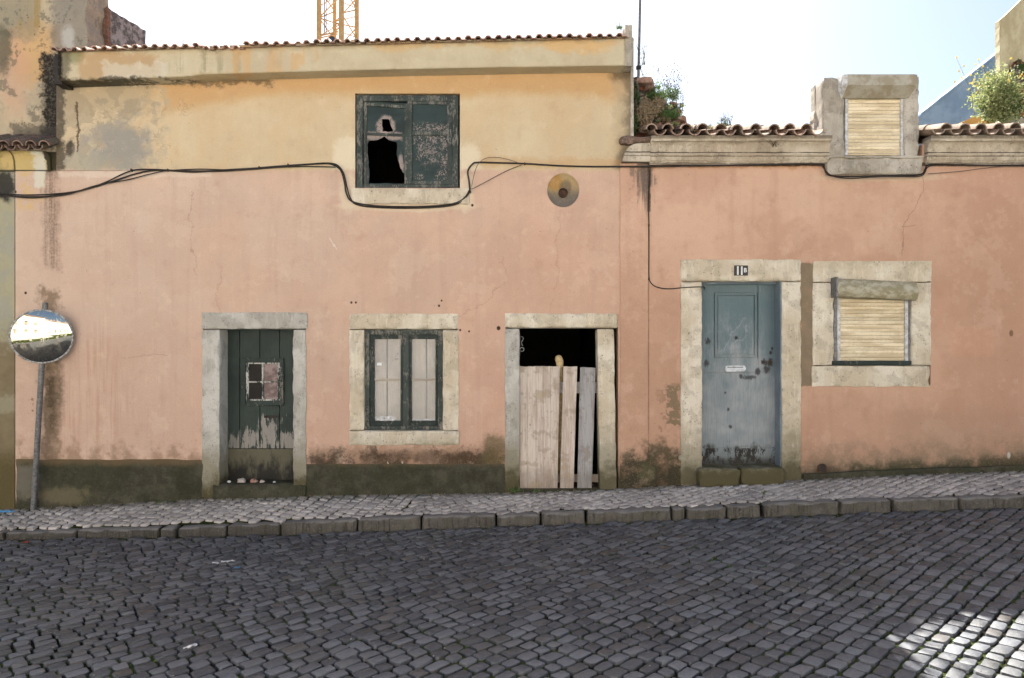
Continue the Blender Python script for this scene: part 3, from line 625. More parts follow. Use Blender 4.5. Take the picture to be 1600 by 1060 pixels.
def setts(name, mat, ang, pa, pb, region, zf, h, gap, warp, seed, depth=.05, bld=None, finish=True):
    rg = random.Random(seed); ca, sa = math.cos(ang), math.sin(ang); bld = bld or MB()
    x0, x1, y0, y1, inside = region
    cs = [(x, y) for x in (x0, x1) for y in (y0, y1)]
    A = [x*ca + y*sa for x, y in cs]; B = [-x*sa + y*ca for x, y in cs]
    def wpt(a, b_):
        q = Vector((a*.55, b_*.55, seed)); a2 = a + warp*mnoise.noise(q); b2 = b_ + warp*mnoise.noise(q + Vector((9, 4, 2)))
        q2 = Vector((a*3.1, b_*3.1, seed)); a2 += .012*mnoise.noise(q2); b2 += .016*mnoise.noise(q2 + Vector((3, 8, 1)))
        return a2*ca - b2*sa, a2*sa + b2*ca
    row = 0; bb = min(B) - 1
    while bb < max(B) + 1:
        a = min(A) - 1 + rg.random()*pa; wrow = pb*(.93 + .14*rg.random())
        while a < max(A) + 1:
            L = pa * rg.uniform(.78, 1.28)
            cx, cy = wpt(a + L/2, bb + wrow/2)
            if x0 <= cx <= x1 and y0 <= cy <= y1 and inside(cx, cy):
                g2 = gap * rg.uniform(.35, .75); ch = min(L, wrow)
                j = lambda s_=.05: (rg.random()-.5)*2*s_*ch
                c4 = [(a+g2+j(), bb+g2+j()), (a+L-g2+j(), bb+g2+j()), (a+L-g2+j(), bb+wrow-g2+j()), (a+g2+j(), bb+wrow-g2+j())]
                ring = []
                for k in range(4):
                    p0, p1, p2 = c4[k-1], c4[k], c4[(k+1) % 4]; t = rg.uniform(.06, .19)
                    ring.append((p1[0]+(p0[0]-p1[0])*t, p1[1]+(p0[1]-p1[1])*t)); ring.append((p1[0]+(p2[0]-p1[0])*t, p1[1]+(p2[1]-p1[1])*t))
                ca_, cb_ = a+L/2, bb+wrow/2; tl = ((rg.random()-.5)*.10*1.2, (rg.random()-.5)*.10*1.2); dz = (rg.random()-.5)*.007
                if rg.random() < .02 and depth > .04: dz -= .010
                if depth < .04: dz *= .5; tl = (tl[0]*.5, tl[1]*.5)
                vs = []
                for sc_, zz in ((1.0, -depth), (1.0, -h*.7), (.955, -h*.15), (.86, -.0004)):
                    for (qa, qb) in ring:
                        ra, rb = ca_+(qa-ca_)*sc_, cb_+(qb-cb_)*sc_
                        X, Y = wpt(ra, rb); vs.append((X, Y, zf(X, Y) + zz + dz + (ra-ca_)*tl[0] + (rb-cb_)*tl[1]))
                X, Y = wpt(ca_, cb_); vs.append((X, Y, zf(X, Y) + dz + .001))
                fs = []
                for r_ in range(3):
                    for k in range(8): p = r_*8+k; q = r_*8+(k+1) % 8; fs.append((p, q, q+8, p+8))
                for k in range(8): fs.append((24+k, 24+(k+1) % 8, 32))
                bld.add(vs, fs)
            a += L
        bb += wrow; row += 1
    if not finish: return bld
    return tag(bld.build(name, mat, smooth=38), kind='structure')
setts('road', M['sett'], R(42), .120, .098, (-8, 8, -7.2, -.5, lambda x, y: y < kerb_y(x) - .035), road_z, .016, .0150, .045, 3)
pb_ = setts('pavement', M['lime'], R(74), .088, .112, (-8, 8.5, -1.2, .03, lambda x, y: y > kerb_y(x) + .118 and y < .02 and x < -.9 + .5*y), pave_z, .016, .0175, .20, 5, .03, finish=False)
setts('pavement', M['lime'], R(36), .112, .090, (-8, 8.5, -1.2, .03, lambda x, y: y > kerb_y(x) + .118 and y < .02 and x >= -.9 + .5*y), pave_z, .016, .0175, .14, 6, .03, bld=pb_)
# opposite side of the street, seen only in the mirror
b = MB(); b.box(-30, 30, -13.1, -9.6, -1.8, .0); tag(b.build('opposite_pavement', M['limeflat']), kind='structure')

# kerb stones
KJ = [(-330,-215,'kerb stone outside the photo'),(-212,-105,''),(-102,4,''),
 (7,117,'long low kerb stone in front of the traffic mirror pole'),(120,247,'dark kerb stone below the pink wall beside the mirror pole'),(250,274,'stubby mossy kerb stone left of the green plank door'),
 (277,353,'dark short kerb stone just left of the green plank door'),(356,436,'dark kerb stone directly in front of the green plank door'),(439,556,'raised pale kerb stone starting right of the green plank door'),
 (559,656,'pale kerb stone below the shuttered ground floor window'),(659,774,'kerb stone between shuttered window and boarded doorway'),(777,844,'short kerb stone in front of the wide leaning board'),
 (847,914,'mossy kerb stone in front of the two narrow boards'),(918,1049,'long kerb stone below the pilaster between the houses'),(1051,1071,'narrowest kerb stone, a sliver left of the blue door'),
 (1074,1135,'short chipped kerb stone in front of the blue door'),(1138,1188,'small kerb stone with a dark wide joint at its right end'),(1196,1311,'rough kerb stone starting right of the blue door'),
 (1315,1394,'kerb stone below the beige shuttered window'),(1397,1499,'kerb stone right of the beige shuttered window'),(1502,1603,'kerb stone with the smoothest top, farthest uphill'),(1606,1730,''),(1733,1860,''),(1863,1990,'')]
rg = random.Random(4)
for i, (a, c_, lab) in enumerate(KJ):
    if a > 1640 or c_ < -40: continue
    d = D + kerb_y(PX(a, 7.2)); xa, xb = PX(a, d), PX(c_, D + kerb_y(PX(c_, 7.2)))
    b = MB(); b.rough(xa, xb, 0, .15, -.25, 0, r=.013, amp=.011, seg=.026, seed=i, f=7)
    lift = rg.uniform(-.008, .008)
    b.v = [(x, y + kerb_y(x), z + kerb_top(x) + lift) for x, y, z in b.v]
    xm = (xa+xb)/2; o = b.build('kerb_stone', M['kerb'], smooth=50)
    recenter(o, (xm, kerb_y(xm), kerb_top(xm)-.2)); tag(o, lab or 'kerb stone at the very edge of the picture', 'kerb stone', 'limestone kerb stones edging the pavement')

# ------------------------------------------------------------------ wall grid with openings
def wall_grid(x0, x1, z0, z1, holes, y0=0.0, y1=.4, top=None):
    xs = sorted({x0, x1} | {min(max(h[i], x0), x1) for h in holes for i in (0, 1)}); zs = sorted({z0, z1} | {min(max(h[i], z0), z1) for h in holes for i in (2, 3)})
    b = MB(); idx = {}
    def vt(i, j, k):
        key = (i, j, k)
        if key not in idx: idx[key] = len(b.v); b.v.append((xs[i], y1 if k else y0, zs[j]))
        return idx[key]
    def solid(i, j):
        if not (0 <= i < len(xs)-1 and 0 <= j < len(zs)-1): return False
        cx, cz = (xs[i]+xs[i+1])/2, (zs[j]+zs[j+1])/2
        return not any(h[0] < cx < h[1] and h[2] < cz < h[3] for h in holes)
    for i in range(len(xs)-1):
        for j in range(len(zs)-1):
            if not solid(i, j): continue
            b.f.append((vt(i,j,0), vt(i+1,j,0), vt(i+1,j+1,0), vt(i,j+1,0))); b.f.append((vt(i,j,1), vt(i,j+1,1), vt(i+1,j+1,1), vt(i+1,j,1)))
            if not solid(i-1, j): b.f.append((vt(i,j,0), vt(i,j+1,0), vt(i,j+1,1), vt(i,j,1)))
            if not solid(i+1, j): b.f.append((vt(i+1,j,0), vt(i+1,j,1), vt(i+1,j+1,1), vt(i+1,j+1,0)))
            if not solid(i, j-1): b.f.append((vt(i,j,0), vt(i,j,1), vt(i+1,j,1), vt(i+1,j,0)))
            if not solid(i, j+1): b.f.append((vt(i,j+1,0), vt(i+1,j+1,0), vt(i+1,j+1,1), vt(i,j+1,1)))
    return b
def hole(u0, u1, v0, v1, s=0): return (PX(u0)+s, PX(u1)-s, PZ(v1)+s, PZ(v0)-s)
def B(u0, u1, v0, v1, d0, d1, dref=None):       # box from facade measures; depth d0..d1 metres behind the wall face
    d = D + (d0 if dref is None else dref); return (PX(u0, d), PX(u1, d), d0, d1, PZ(v1, d), PZ(v0, d))
def blk(u0, u1, v0, v1, d0, d1, seed=0, r=.010, amp=.004, dref=None, seg=.035):
    b = MB(); b.rough(*B(u0, u1, v0, v1, d0, d1, dref), r=r, amp=amp, seg=seg, seed=seed); return b

# ================================================================== LEFT HOUSE
LH = thing('two_storey_house', (PX(500), .2, 0), 'pink and yellow two storey house with broken upstairs window and boarded up doorway', 'house')
holesA = [hole(-200, 88, -200, 267.0), hole(554.8, 718.6, 146.4, 294), hole(317, 478, 492, 757, 0), hole(547, 715, 494, 694), hole(790, 966, 492, 764), hole(854, 906, 271, 325)]
wall_grid(PX(24), PX(985), -.8, PZ(96), holesA).build('wall', M['plA'], LH)
# niche with pipe stub
b = MB(); n = 32; cx, cz, r0 = PX(880), PZ(297.5), .178; rings = []
def sq(t):
    c, s_ = math.cos(t), math.sin(t); k = 1/max(abs(c), abs(s_)); return c*k, s_*k
hx, hz = (PX(906)-PX(854))/2, (PZ(271)-PZ(325))/2; hcx, hcz = (PX(906)+PX(854))/2, (PZ(271)+PZ(325))/2
vs = [(hcx+sq(2*math.pi*k/n+math.pi/4)[0]*hx, 0, hcz+sq(2*math.pi*k/n+math.pi/4)[1]*hz) for k in range(n)]
for rr, yy in ((1, 0), (.96, .012), (.84, .030), (.66, .050), (.48, .062), (.30, .068)):
    for k in range(n):
        t = 2*math.pi*k/n+math.pi/4; q = 1 + .04*mnoise.noise((math.cos(t)*2, math.sin(t)*2, rr*3)); vs.append((cx+r0*rr*q*math.cos(t), yy, cz - (1-rr)*.03 + r0*rr*q*1.06*math.sin(t)))
fs = []
for i in range(6):
    for k in range(n): a = i*n+k; c_ = i*n+(k+1) % n; fs.append((a, c_, c_+n, a+n))
fs.append(tuple(range(6*n, 7*n))); b.add(vs, fs); ni = b.build('niche', M['plA'], LH, smooth=40)
b = MB(); n = 20; vs = []
for rr, yy in ((.052, .09), (.052, .030), (.040, .027), (.038, .05)):
    vs += [(cx+.002+rr*math.cos(2*math.pi*k/n), yy, cz-.020+rr*math.sin(2*math.pi*k/n)) for k in range(n)]
b.add(vs, [(i*n+k, i*n+(k+1) % n, (i+1)*n+(k+1) % n, (i+1)*n+k) for i in range(3) for k in range(n)] + [tuple(range(3*n, 4*n))]); b.build('pipe_stub', M['rust'], ni, smooth=40)
# plinth
for (u0, u1, v0) in ((24, 317, 718), (477, 789, 725)):
    b = MB(); b.rough(PX(u0, 7.985), PX(u1, 7.985), -.014, .05, -.7, PZ(v0, 7.985), r=.008, amp=.008, seg=.05, seed=u0, f=5); b.build('plinth', M['plinth'], LH, smooth=60)
# shell of the house
b = MB()
for a in ((PX(24), PX(40), .4, 4.6, -.8, 3.55), (PX(88), PX(100), .4, 4.6, 3.55, 4.7), (PX(971), PX(985), .4, 4.6, -.8, 4.8), (PX(24), PX(985), 4.6, 4.9, -.8, 4.9), (PX(300), PX(318), .4, 4.6, -.8, 2.8), (PX(740), PX(752), .4, 4.6, -.8, 2.8)): b.box(*a)
b.build('rear_wall', M['eave'], LH)
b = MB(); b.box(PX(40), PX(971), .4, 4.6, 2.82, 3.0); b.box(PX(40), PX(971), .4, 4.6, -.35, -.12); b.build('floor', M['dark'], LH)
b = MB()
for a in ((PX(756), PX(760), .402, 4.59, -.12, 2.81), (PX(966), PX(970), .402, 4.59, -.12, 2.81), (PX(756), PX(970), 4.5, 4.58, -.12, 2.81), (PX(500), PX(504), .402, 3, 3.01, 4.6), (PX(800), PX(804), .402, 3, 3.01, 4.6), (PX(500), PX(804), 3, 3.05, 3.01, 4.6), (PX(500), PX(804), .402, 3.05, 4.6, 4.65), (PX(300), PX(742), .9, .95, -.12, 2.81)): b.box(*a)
b.build('shade_lining', M['dark'], LH)  # near-black sheets, the darkness of the rooms put into colour
# boxed eave: follows a line rising to the right
def eave_v(u, a, b_): return a + (b_-a)*(u-90)/(985-90)
b = MB(); dF = 7.79; n = 44; prof_n = 4; vs = []
for i in range(n+1):
    u = 90 + (988-90)*i/n; x = PX(u, dF); wob = mnoise.noise((u*.02, 1, 1))*.012
    bot = eave_v(u, 124, 102) + (2.5 if u < 300 else 0) - (3*math.sin(math.pi*(u-90)/900)); top = eave_v(u, 79, 57) - 2*math.sin(math.pi*(u-90)/900)
    zb, zt = PZ(bot, dF), PZ(top, dF)
    vs += [(x, -.21+wob*.4, zb+wob*.3), (x, .01, zb-.004), (x, .01, zt), (x, -.21+wob*.6, zt)]
fs = [(0,1,2,3), (n*4+3, n*4+2, n*4+1, n*4)]
for i in range(n):
    for j in range(4): a = i*4+j; c_ = i*4+(j+1) % 4; fs.append((c_, a, a+4, c_+4))
b.add(vs, fs); fa = b.build('eave_box', M['eave'], LH, bevel=.006)
b = MB(); b.rough(PX(976, 7.78), PX(988.5, 7.78), -.225, -.02, PZ(104, 7.78), PZ(38, 7.78), r=.008, amp=.006, seg=.05); b.build('end_pier', M['cement'], LH, smooth=50)
b = MB(); b.rough(PX(82, 7.79), PX(96.5, 7.79), -.205, .0, PZ(131, 7.79), PZ(82, 7.79), r=.012, amp=.010, seg=.04); b.build('gutter_end', M['cable'], LH, smooth=50)
# roof
def barrel(b, c, ax, up, L, r0, r1, th, arc=math.pi, n=8, flip=False, jit=0, rnd=random):
    """half-round tile: c = lower end centre, ax = unit axis uphill, up = unit normal"""
    side = ax.cross(up); vs = []
    for (t, r) in ((0, r0), (L, r1)):
        for k in range(n+1):
            a = math.pi/2 + arc/2 - arc*k/n
            for rr in (r, r-th):
                p = c + ax*t + side*math.cos(a)*rr + up*((math.sin(a)*rr) * (-1 if flip else 1)); vs.append(p)
    m = (n+1)*2; fs = []
    for k in range(n):
        a = 2*k; fs += [(a, a+2, a+2+m, a+m), (a+1, a+1+m, a+3+m, a+3), (a, a+1, a+3, a+2), (a+m, a+2+m, a+3+m, a+1+m)]
    fs += [(0, m, m+1, 1), (2*n, 2*n+1, 2*n+1+m, 2*n+m)]
    b.add(vs, fs)
rg = random.Random(11)
b = MB(); pitch = R(13); ax = Vector((0, math.cos(pitch), math.sin(pitch))); up = Vector((0, -math.sin(pitch), math.cos(pitch)))
u = 84; sp = 15.8
while u < 984:
    if not (0): 
        v_ = eave_v(u, 77, 54.5) + (5 if 320 < u < 372 else 0) - 2*math.sin(math.pi*(u-90)/900)
        x = PX(u, 7.72); z = PZ(v_, 7.72) - .012
        for k in range(14):
            c = Vector((x + rg.uniform(-.004, .004), -.28, z)) + ax*(k*.34 + rg.uniform(-.012, .012)) + up*(rg.uniform(-.006, .006))
            if k == 0 and rg.random() < .08: c += ax*.07
            barrel(b, c - up*.006, ax, up, .37, .042, .038, .012, n=3, arc=R(150))
            xx = c.x + .055; b.box(xx-.028, xx+.028, c.y, c.y+.37*ax.y, 0, .012); q = b.v[-8:]; b.v[-8:] = [(p[0], p[1], p[2] + c.z + (p[1]-c.y)*math.tan(pitch) - .006) for p in q]
    u += sp
xa, xb = PX(86, 7.72), PX(984, 7.72)
b.add([(xa, -.26, PZ(79, 7.72)-.005), (xb, -.26, PZ(57, 7.72)-.005), (xb, 4.9, PZ(57, 7.72)+5.16*math.tan(pitch)), (xa, 4.9, PZ(79, 7.72)+5.16*math.tan(pitch))], [(0,1,2,3)])
b.build('roof', M['tileA'], LH, smooth=50)
# --- upstairs window
WI = blk(548, 733, 294, 319, -.03, .25, 3).build('window_sill', M['stoneB'], LH, smooth=50)
b = MB()
for a in (B(557, 567, 149, 293.5, .01, .09), B(707, 716, 149, 293.5, .01, .09), B(567, 707, 149, 158, .01, .09), B(567, 707, 288.5, 293.5, .01, .09)): b.box(*a)
wf = b.build('window', M['green2'], LH, bevel=.004)
b = MB()
for a in (B(636, 643.5, 158.5, 288, .012, .05), B(699, 706.5, 158.5, 288, .02, .05), B(643.5, 699, 158.5, 163, .02, .05), B(643.5, 699, 205.5, 211, .016, .05), B(643.5, 699, 283, 288, .02, .05)): b.box(*a)
b.build('sash', M['green2'], wf, bevel=.003)
b = MB(); b.box(*B(643, 700, 163, 283.5, .034, .046)); b.build('panel', M['greenp'], wf)
def filled(name, outer, inners, y0, y1, mat, parent):
    cu = bpy.data.curves.new(name, 'CURVE'); cu.dimensions = '2D'; cu.fill_mode = 'BOTH'; cu.extrude = abs(y1-y0)/2
    for ring in [outer] + inners:
        s_ = cu.splines.new('POLY'); s_.points.add(len(ring)-1); s_.use_cyclic_u = True
        for p, q in zip(s_.points, ring): p.co = (q[0], q[1], 0, 1)
    o = bpy.data.objects.new(name, cu); col.objects.link(o); dg = bpy.context.evaluated_depsgraph_get(); me = bpy.data.meshes.new_from_object(o.evaluated_get(dg)); bpy.data.objects.remove(o)
    b = MB(); b.add([(v.co.x, (y0+y1)/2 - v.co.z, v.co.y) for v in me.vertices], [tuple(p.vertices) for p in me.polygons]); return b.build(name, mat, parent)
d_ = D + .04
def pl(l, amp=1.1, seed=0):                          # px outline -> x,z with splintery jitter
    rg = random.Random(seed); o = []
    for i, (a, c_) in enumerate(l):
        n_ = l[(i+1) % len(l)]; k = max(1, int(math.hypot(n_[0]-a, n_[1]-c_)/4))
        for j in range(k): t = j/k; o.append((PX(a+(n_[0]-a)*t + rg.uniform(-amp, amp), d_), PZ(c_+(n_[1]-c_)*t + rg.uniform(-amp, amp), d_)))
    return o
leaf = [(PX(a, d_), PZ(c_, d_)) for a, c_ in ((567,288.5),(567,158.5),(636.5,162),(636.5,288.5))]
h1 = pl([(597,186),(608,187),(614,206),(598,206)], .7, 1)
h2 = pl([(575,221),(590,219),(600,214),(608,219),(621,224),(620,242),(625,262),(632,272),(632,287),(576,287),(577,262),(575,240)], 1.0, 2)
filled('broken_panel', leaf, [h1, h2], .036, .050, M['greenp'], wf)
b = MB()
for q_, pts in enumerate(([(568,160),(636,165.5),(636,170),(568,164.5)], [(568,207),(636,209.5),(636,213.5),(568,211)], [(568,160),(573,160),(573,287),(568,287)], [(632,163),(636.3,163),(636.3,287),(632,287)])):
    b.prism([(PX(a, 8.02), PZ(c_, 8.02)) for a, c_ in reversed(pts)], .018 + .0015*q_, .0352 - .0004*q_)
b.build('sash', M['green2'], wf, bevel=.002)
# --- green plank door
SA = MB(); SA.rough(*B(314, 480, 488, 514.5, -.018, .34), r=.009, amp=.005, seg=.03, seed=1); ds = SA.build('door_surround', M['stone'], LH, smooth=50)
blk(314.5, 343, 515, 778, -.016, .34, 2, r=.009, amp=.005).build('jamb', M['stone'], ds, smooth=50); blk(457, 478.5, 515, 774, -.016, .34, 3, r=.010, amp=.006).build('jamb', M['stone'], ds, smooth=50)
MB().rough(*B(330, 478, 757, 790, -.035, .36), r=.015, amp=.010, seg=.04, seed=4).build('threshold', M['plinth'], ds, smooth=50)
b = MB()
for (a, c_) in ((340, 374), (375, 405.5), (406.5, 436.3), (437.3, 461)): b.box(*B(a, c_, 514, 701, .215, .25))
b.box(*B(340, 461, 702, 762, .222, .25)); gd = b.build('door', M['doorg'], LH, bevel=.0025)
fr = MB()
for a in (B(376.5, 383.5, 560, 634, .19, .214), B(438, 443, 560, 634, .19, .214), B(383.5, 438, 560, 567, .19, .214), B(383.5, 438, 626.5, 634, .19, .214)): fr.box(*a)
fw = fr.build('window_frame', M['green'], gd, bevel=.003)
b = MB(); b.box(*B(384, 388.5, 568, 626, .196, .212)); b.box(*B(386, 437, 566.5, 569, .196, .212)); b.box(*B(384, 434, 624, 627, .196, .212)); b.box(*B(409, 411.6, 568, 625, .192, .21)); b.box(*B(386, 436, 596, 598.3, .193, .209)); b.box(*B(433.5, 438, 568, 626, .198, .2115))
b.build('glazing_bar', M['white'], gd, bevel=.002)
b = MB(); b.box(*B(387, 409.5, 568.5, 625, .206, .2135)); b.build('pane', M['dark'], gd)
b = MB(); b.box(*B(411, 434, 568.5, 625, .206, .2135)); b.build('curtain', M['curtain'], gd)
b = MB(); b.box(*B(412.5, 435.5, 649.5, 653.2, .208, .2145)); b.build('letter_slot', M['dark'], gd)
# --- ground floor window
ws = MB().rough(*B(545, 717, 490, 515, -.016, .34), r=.010, amp=.005, seg=.035, seed=5).build('window_surround', M['stoneB'], LH, smooth=50)
blk(545, 569, 515.5, 673, -.014, .34, 6).build('jamb', M['stoneB'], ws, smooth=50); blk(691.5, 717, 515.5, 673, -.014, .34, 7).build('jamb', M['stoneB'], ws, smooth=50); blk(544.5, 717.5, 673.5, 697, -.022, .34, 8).build('window_sill', M['stoneB'], ws, smooth=50)
b = MB()
for a in (B(568.5, 577, 515.5, 671.5, .03, .12), B(684, 692.5, 515.5, 671.5, .03, .12), B(577, 684, 515.5, 523, .03, .12), B(577, 684, 666, 671.5, .03, .12), B(629.5, 639, 523, 666, .045, .12)): b.box(*a)
wa = b.build('window', M['green2'], LH, bevel=.004)
for (a0, a1, w0, w1) in ((577.2, 629.3, 7.5, 3.2), (639.2, 683.8, 3.6, 3.2)):
    b = MB()
    for a in (B(a0, a0+w0, 523.3, 665.7, .06, .10), B(a1-w1, a1, 523.3, 665.7, .06, .10), B(a0+w0, a1-w1, 523.3, 530, .06, .10), B(a0+w0, a1-w1, 658, 665.7, .06, .10)): b.box(*a)
    sa = b.build('sash', M['green'], wa, bevel=.003)
    b = MB(); b.box(*B(a0+w0, a1-w1, 592, 595, .066, .095)); b.build('glazing_bar', M['cream'], sa)
    b = MB(); b.box(*B(a0+w0-.5, a1-w1+.5, 529.5, 658.5, .078, .082)); b.build('pane', M['glass'], sa)
for (a0, a1) in ((578, 605), (606, 632), (634, 666.5), (667.5, 690)):
    b = MB(); b.box(*B(a0, a1-1.3, 520, 668, .13+(.006 if a0 in (606, 667.5) else 0), .155)); b.build('shutter_board', M['cream'], wa, bevel=.005)
for (a0, a1, s_) in ((584, 618, 1), (642, 682, 2)):
    b = MB(); b.rough(*B(a0, a1, 651 if s_ == 1 else 655, 659, .086, .115), r=.02, amp=.02, seg=.015, seed=s_, f=25); o = b.build('crumpled_paper', M['paper'])
    recenter(o, Vector((PX((a0+a1)/2, 8.1), .1, PZ(659, 8.09)))); tag(o, 'crumpled pale paper lying inside the left pane of the shuttered window' if s_ == 1 else 'torn paint and paper scraps lying inside the right pane of the shuttered window', 'litter')
b = MB(); b.box(*B(589, 596.5, 567, 571.5, .075, .0775)); b.build('sticker', M['wht'], wa)
# --- open doorway
os_ = MB().rough(*B(788, 966.5, 489, 513, -.018, .34), r=.014, amp=.006, seg=.035, seed=9).build('door_surround', M['stoneB'], LH, smooth=50)
blk(788.5, 812, 513.5, 776, -.015, .34, 10, r=.009, amp=.005).build('jamb', M['stone'], os_, smooth=50)
b = MB(); b.rough(0, .190, -.012, .22, 0, 1.79, r=.009, amp=.005, seg=.04, seed=12)
b.build('jamb', M['stoneB'], os_, smooth=50, xf=Matrix.Translation((PX(937, 7.99), 0, PZ(766, 7.99))) @ Matrix.Rotation(R(-.9), 4, 'Y'))
b = MB(); b.box(*B(962.5, 966.5, 513.5, 775, .10, .34)); b.box(*B(810, 966, 765, 800, -.02, .42)); b.build('threshold', M['plinth'], os_)
b = MB()
def arc(cx, cz, r, a0, a1, n=10): return [(cx+r*math.cos(R(a0+(a1-a0)*k/n)), .12, cz+r*math.sin(R(a0+(a1-a0)*k/n))) for k in range(n+1)]
s0 = P(815, 529, 8.12)
b.tube(arc(s0.x, s0.z, .020, 200, -40)+[(s0.x-.004, .12, s0.z-.05), (s0.x+.012, .12, s0.z-.085)], .0035, 6); b.tube(arc(s0.x+.004, s0.z-.125, .022, 150, -160), .0045, 6); b.tube([(s0.x-.022, .122, s0.z+.03), (s0.x-.022, .122, s0.z-.2)], .004, 6)
b.build('iron_scroll', M['iron'], os_)

# boards closing the doorway: each a thing
def board(name, mat, quad, d0, th, label, cat, split=None, group=None, seed=0):
    """quad px: tl, tr, br, bl at depth d0 (bottom) leaning back a little"""
    (tl, tr, br, bl) = quad; d = D + d0; n = 10; m_ = max(2, int(abs(tr[0]-tl[0])/5)); rgb = random.Random(seed); vs = []; b = MB()
    for layer in (0, 1):
        for j in range(n+1):
            t = j/n; l = (bl[0]+(tl[0]-bl[0])*t, bl[1]+(tl[1]-bl[1])*t); r = (br[0]+(tr[0]-br[0])*t, br[1]+(tr[1]-br[1])*t)
            for i in range(m_+1):
                s_ = i/m_; pu, pv = l[0]+(r[0]-l[0])*s_, l[1]+(r[1]-l[1])*s_
                e = (1.0 if j in (0, n) else .25 if i in (0, m_) else 0)
                pv += e*1.4*mnoise.noise((pu*.3, j*3+seed, 2)) if j in (0, n) else 0; pu += .5*mnoise.noise((j*.9, seed+i*9, 4)) if i in (0, m_) else 0
                yy = d0 + .05*t + layer*th; p = P(pu, pv, d); vs.append((p.x, yy, p.z))
    W = m_+1; K = (n+1)*W; fs = []
    for j in range(n):
        for i in range(m_): a = j*W+i; fs.append((a, a+1, a+W+1, a+W)); fs.append((K+a, K+a+W, K+a+W+1, K+a+1))
    for i in range(m_): fs.append((i, K+i, K+i+1, i+1)); a = n*W+i; fs.append((a, a+1, K+a+1, K+a))
    for j in range(n): a = j*W; fs.append((a, a+W, K+a+W, K+a)); a = j*W+m_; fs.append((a, K+a, K+a+W, a+W))
    b.add(vs, fs); o = b.build(name, mat); c = P((bl[0]+br[0])/2, (bl[1]+br[1])/2, d); recenter(o, (c.x, d0, c.z)); return tag(o, label, cat, group)
board('wooden_board', M['plank'], ((811.5,573),(875,573),(871,764),(810.5,764)), .03, .022, 'wide pale plywood like board closing the left half of the open doorway', 'board', seed=1)
board('wooden_plank', M['plank'], ((881,573),(902.5,573.5),(896,764),(875,764)), .035, .022, 'narrow brownish plank upright in doorway, next to the wide board', 'plank', group='narrow planks closing the doorway', seed=2)
board('wooden_plank', M['plank2'], ((907.5,574),(931.5,575.5),(924.5,764.5),(902,764)), .04, .022, 'narrow greyer plank upright in doorway, nearest the right jamb', 'plank', group='narrow planks closing the doorway', seed=3)
b = MB(); b.rough(*B(812, 936, 597, 615, .115, .135), r=.004, amp=.004, seg=.05); o = b.build('cross_rail', M['plank2']); recenter(o, (PX(874, 8.115), .125, PZ(615, 8.115))); tag(o, 'dim horizontal rail behind the upper ends of the doorway planks', 'rail', 'rails behind the doorway boards')
b = MB(); b.rough(*B(812, 936, 741, 754, .115, .14), r=.004, amp=.004, seg=.05); o = b.build('cross_rail', M['plank']); recenter(o, (PX(874, 8.115), .125, PZ(754, 8.115))); tag(o, 'horizontal rail showing low between the doorway planks near the ground', 'rail', 'rails behind the doorway boards')
b = MB(); c0 = P(874, 563, 8.2); path = [c0+Vector((.015, 0, -1.3)), c0+Vector((.008, 0, -.10)), c0+Vector((.004, 0, -.02)), c0+Vector((-.008, 0, .015)), c0+Vector((-.012, 0, .045)), c0+Vector((-.014, 0, .058))]
b.tube(path, [.034, .036, .045, .046, .034, .012], 10); o = b.build('wooden_post', M['burl'], smooth=60); recenter(o, path[0]); tag(o, 'rounded pale post end sticking up behind the doorway boards', 'post')

# ================================================================== RIGHT HOUSE
RH = thing('single_storey_house', (PX(1300), .2, .1), 'salmon pink low house with blue door, tiled eave and one dormer window', 'house')
holesB = [hole(1066, 1250, 408, 731), hole(1273, 1454, 410, 602), hole(1294, 1441, -50, 268)]
XR = 9.2
wall_grid(PX(985), XR, -.8, PZ(226), holesB).build('wall', M['plB'], RH)
b = MB(); b.rough(PX(968.5), PX(1012.5), -.016, .02, -.7, PZ(256), r=.004, amp=.004, seg=.06, f=3); b.build('pilaster', M['plB'], RH, smooth=60)
# quarter-round capital above the pilaster
b = MB(); n = 8; prof = [(PX(969), PZ(256))] + [(PX(969)+.17*(1-math.cos(R(90*k/n)))+.02, PZ(254)+.19*math.sin(R(90*k/n))) for k in range(n+1)] + [(PX(1014), PZ(227)), (PX(1014), PZ(256))]
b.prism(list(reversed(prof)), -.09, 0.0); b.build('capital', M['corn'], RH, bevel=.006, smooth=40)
b = MB(); b.rough(PX(966), PX(1020), -.10, .1, PZ(228)+.004, PZ(216), r=.02, amp=.02, seg=.03, seed=8, f=12); b.build('broken_ledge', M['tileC'], RH, smooth=40)
# moulded cornice in two runs, either side of the dormer
def cz_(v, y): return PZ(v, D + y)
prof = [(.03, cz_(257,0)), (-.03, cz_(257,-.03)), (-.034, cz_(253.5,-.03))] + [(-.036-.026*math.sin(R(90*k/5)), cz_(252-9*(1-math.cos(R(90*k/5))), -.05)) for k in range(6)] + [(-.078, cz_(242.5,-.08)), (-.080, cz_(239.5,-.08)), (-.060, cz_(238.5,-.06))]
prof += [(-.062-.060*(1-math.cos(R(90*k/6))), cz_(237-15*math.sin(R(90*k/6)), -.09)) for k in range(7)] + [(-.135, cz_(220,-.13)), (-.138, cz_(212,-.13)), (.03, cz_(212,-.13))]
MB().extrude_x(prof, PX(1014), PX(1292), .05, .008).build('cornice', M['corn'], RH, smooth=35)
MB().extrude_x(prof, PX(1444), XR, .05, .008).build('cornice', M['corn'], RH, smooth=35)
b = MB()
for a in ((PX(985)+.002, PX(997), .4, 4.6, -.8, 3.9), (XR-.3, XR, .4, 4.6, -.8, 3.9), (PX(985)+.002, XR, 4.6, 4.9, -.8, 5)): b.box(*a)
b.build('rear_wall', M['eave'], RH)
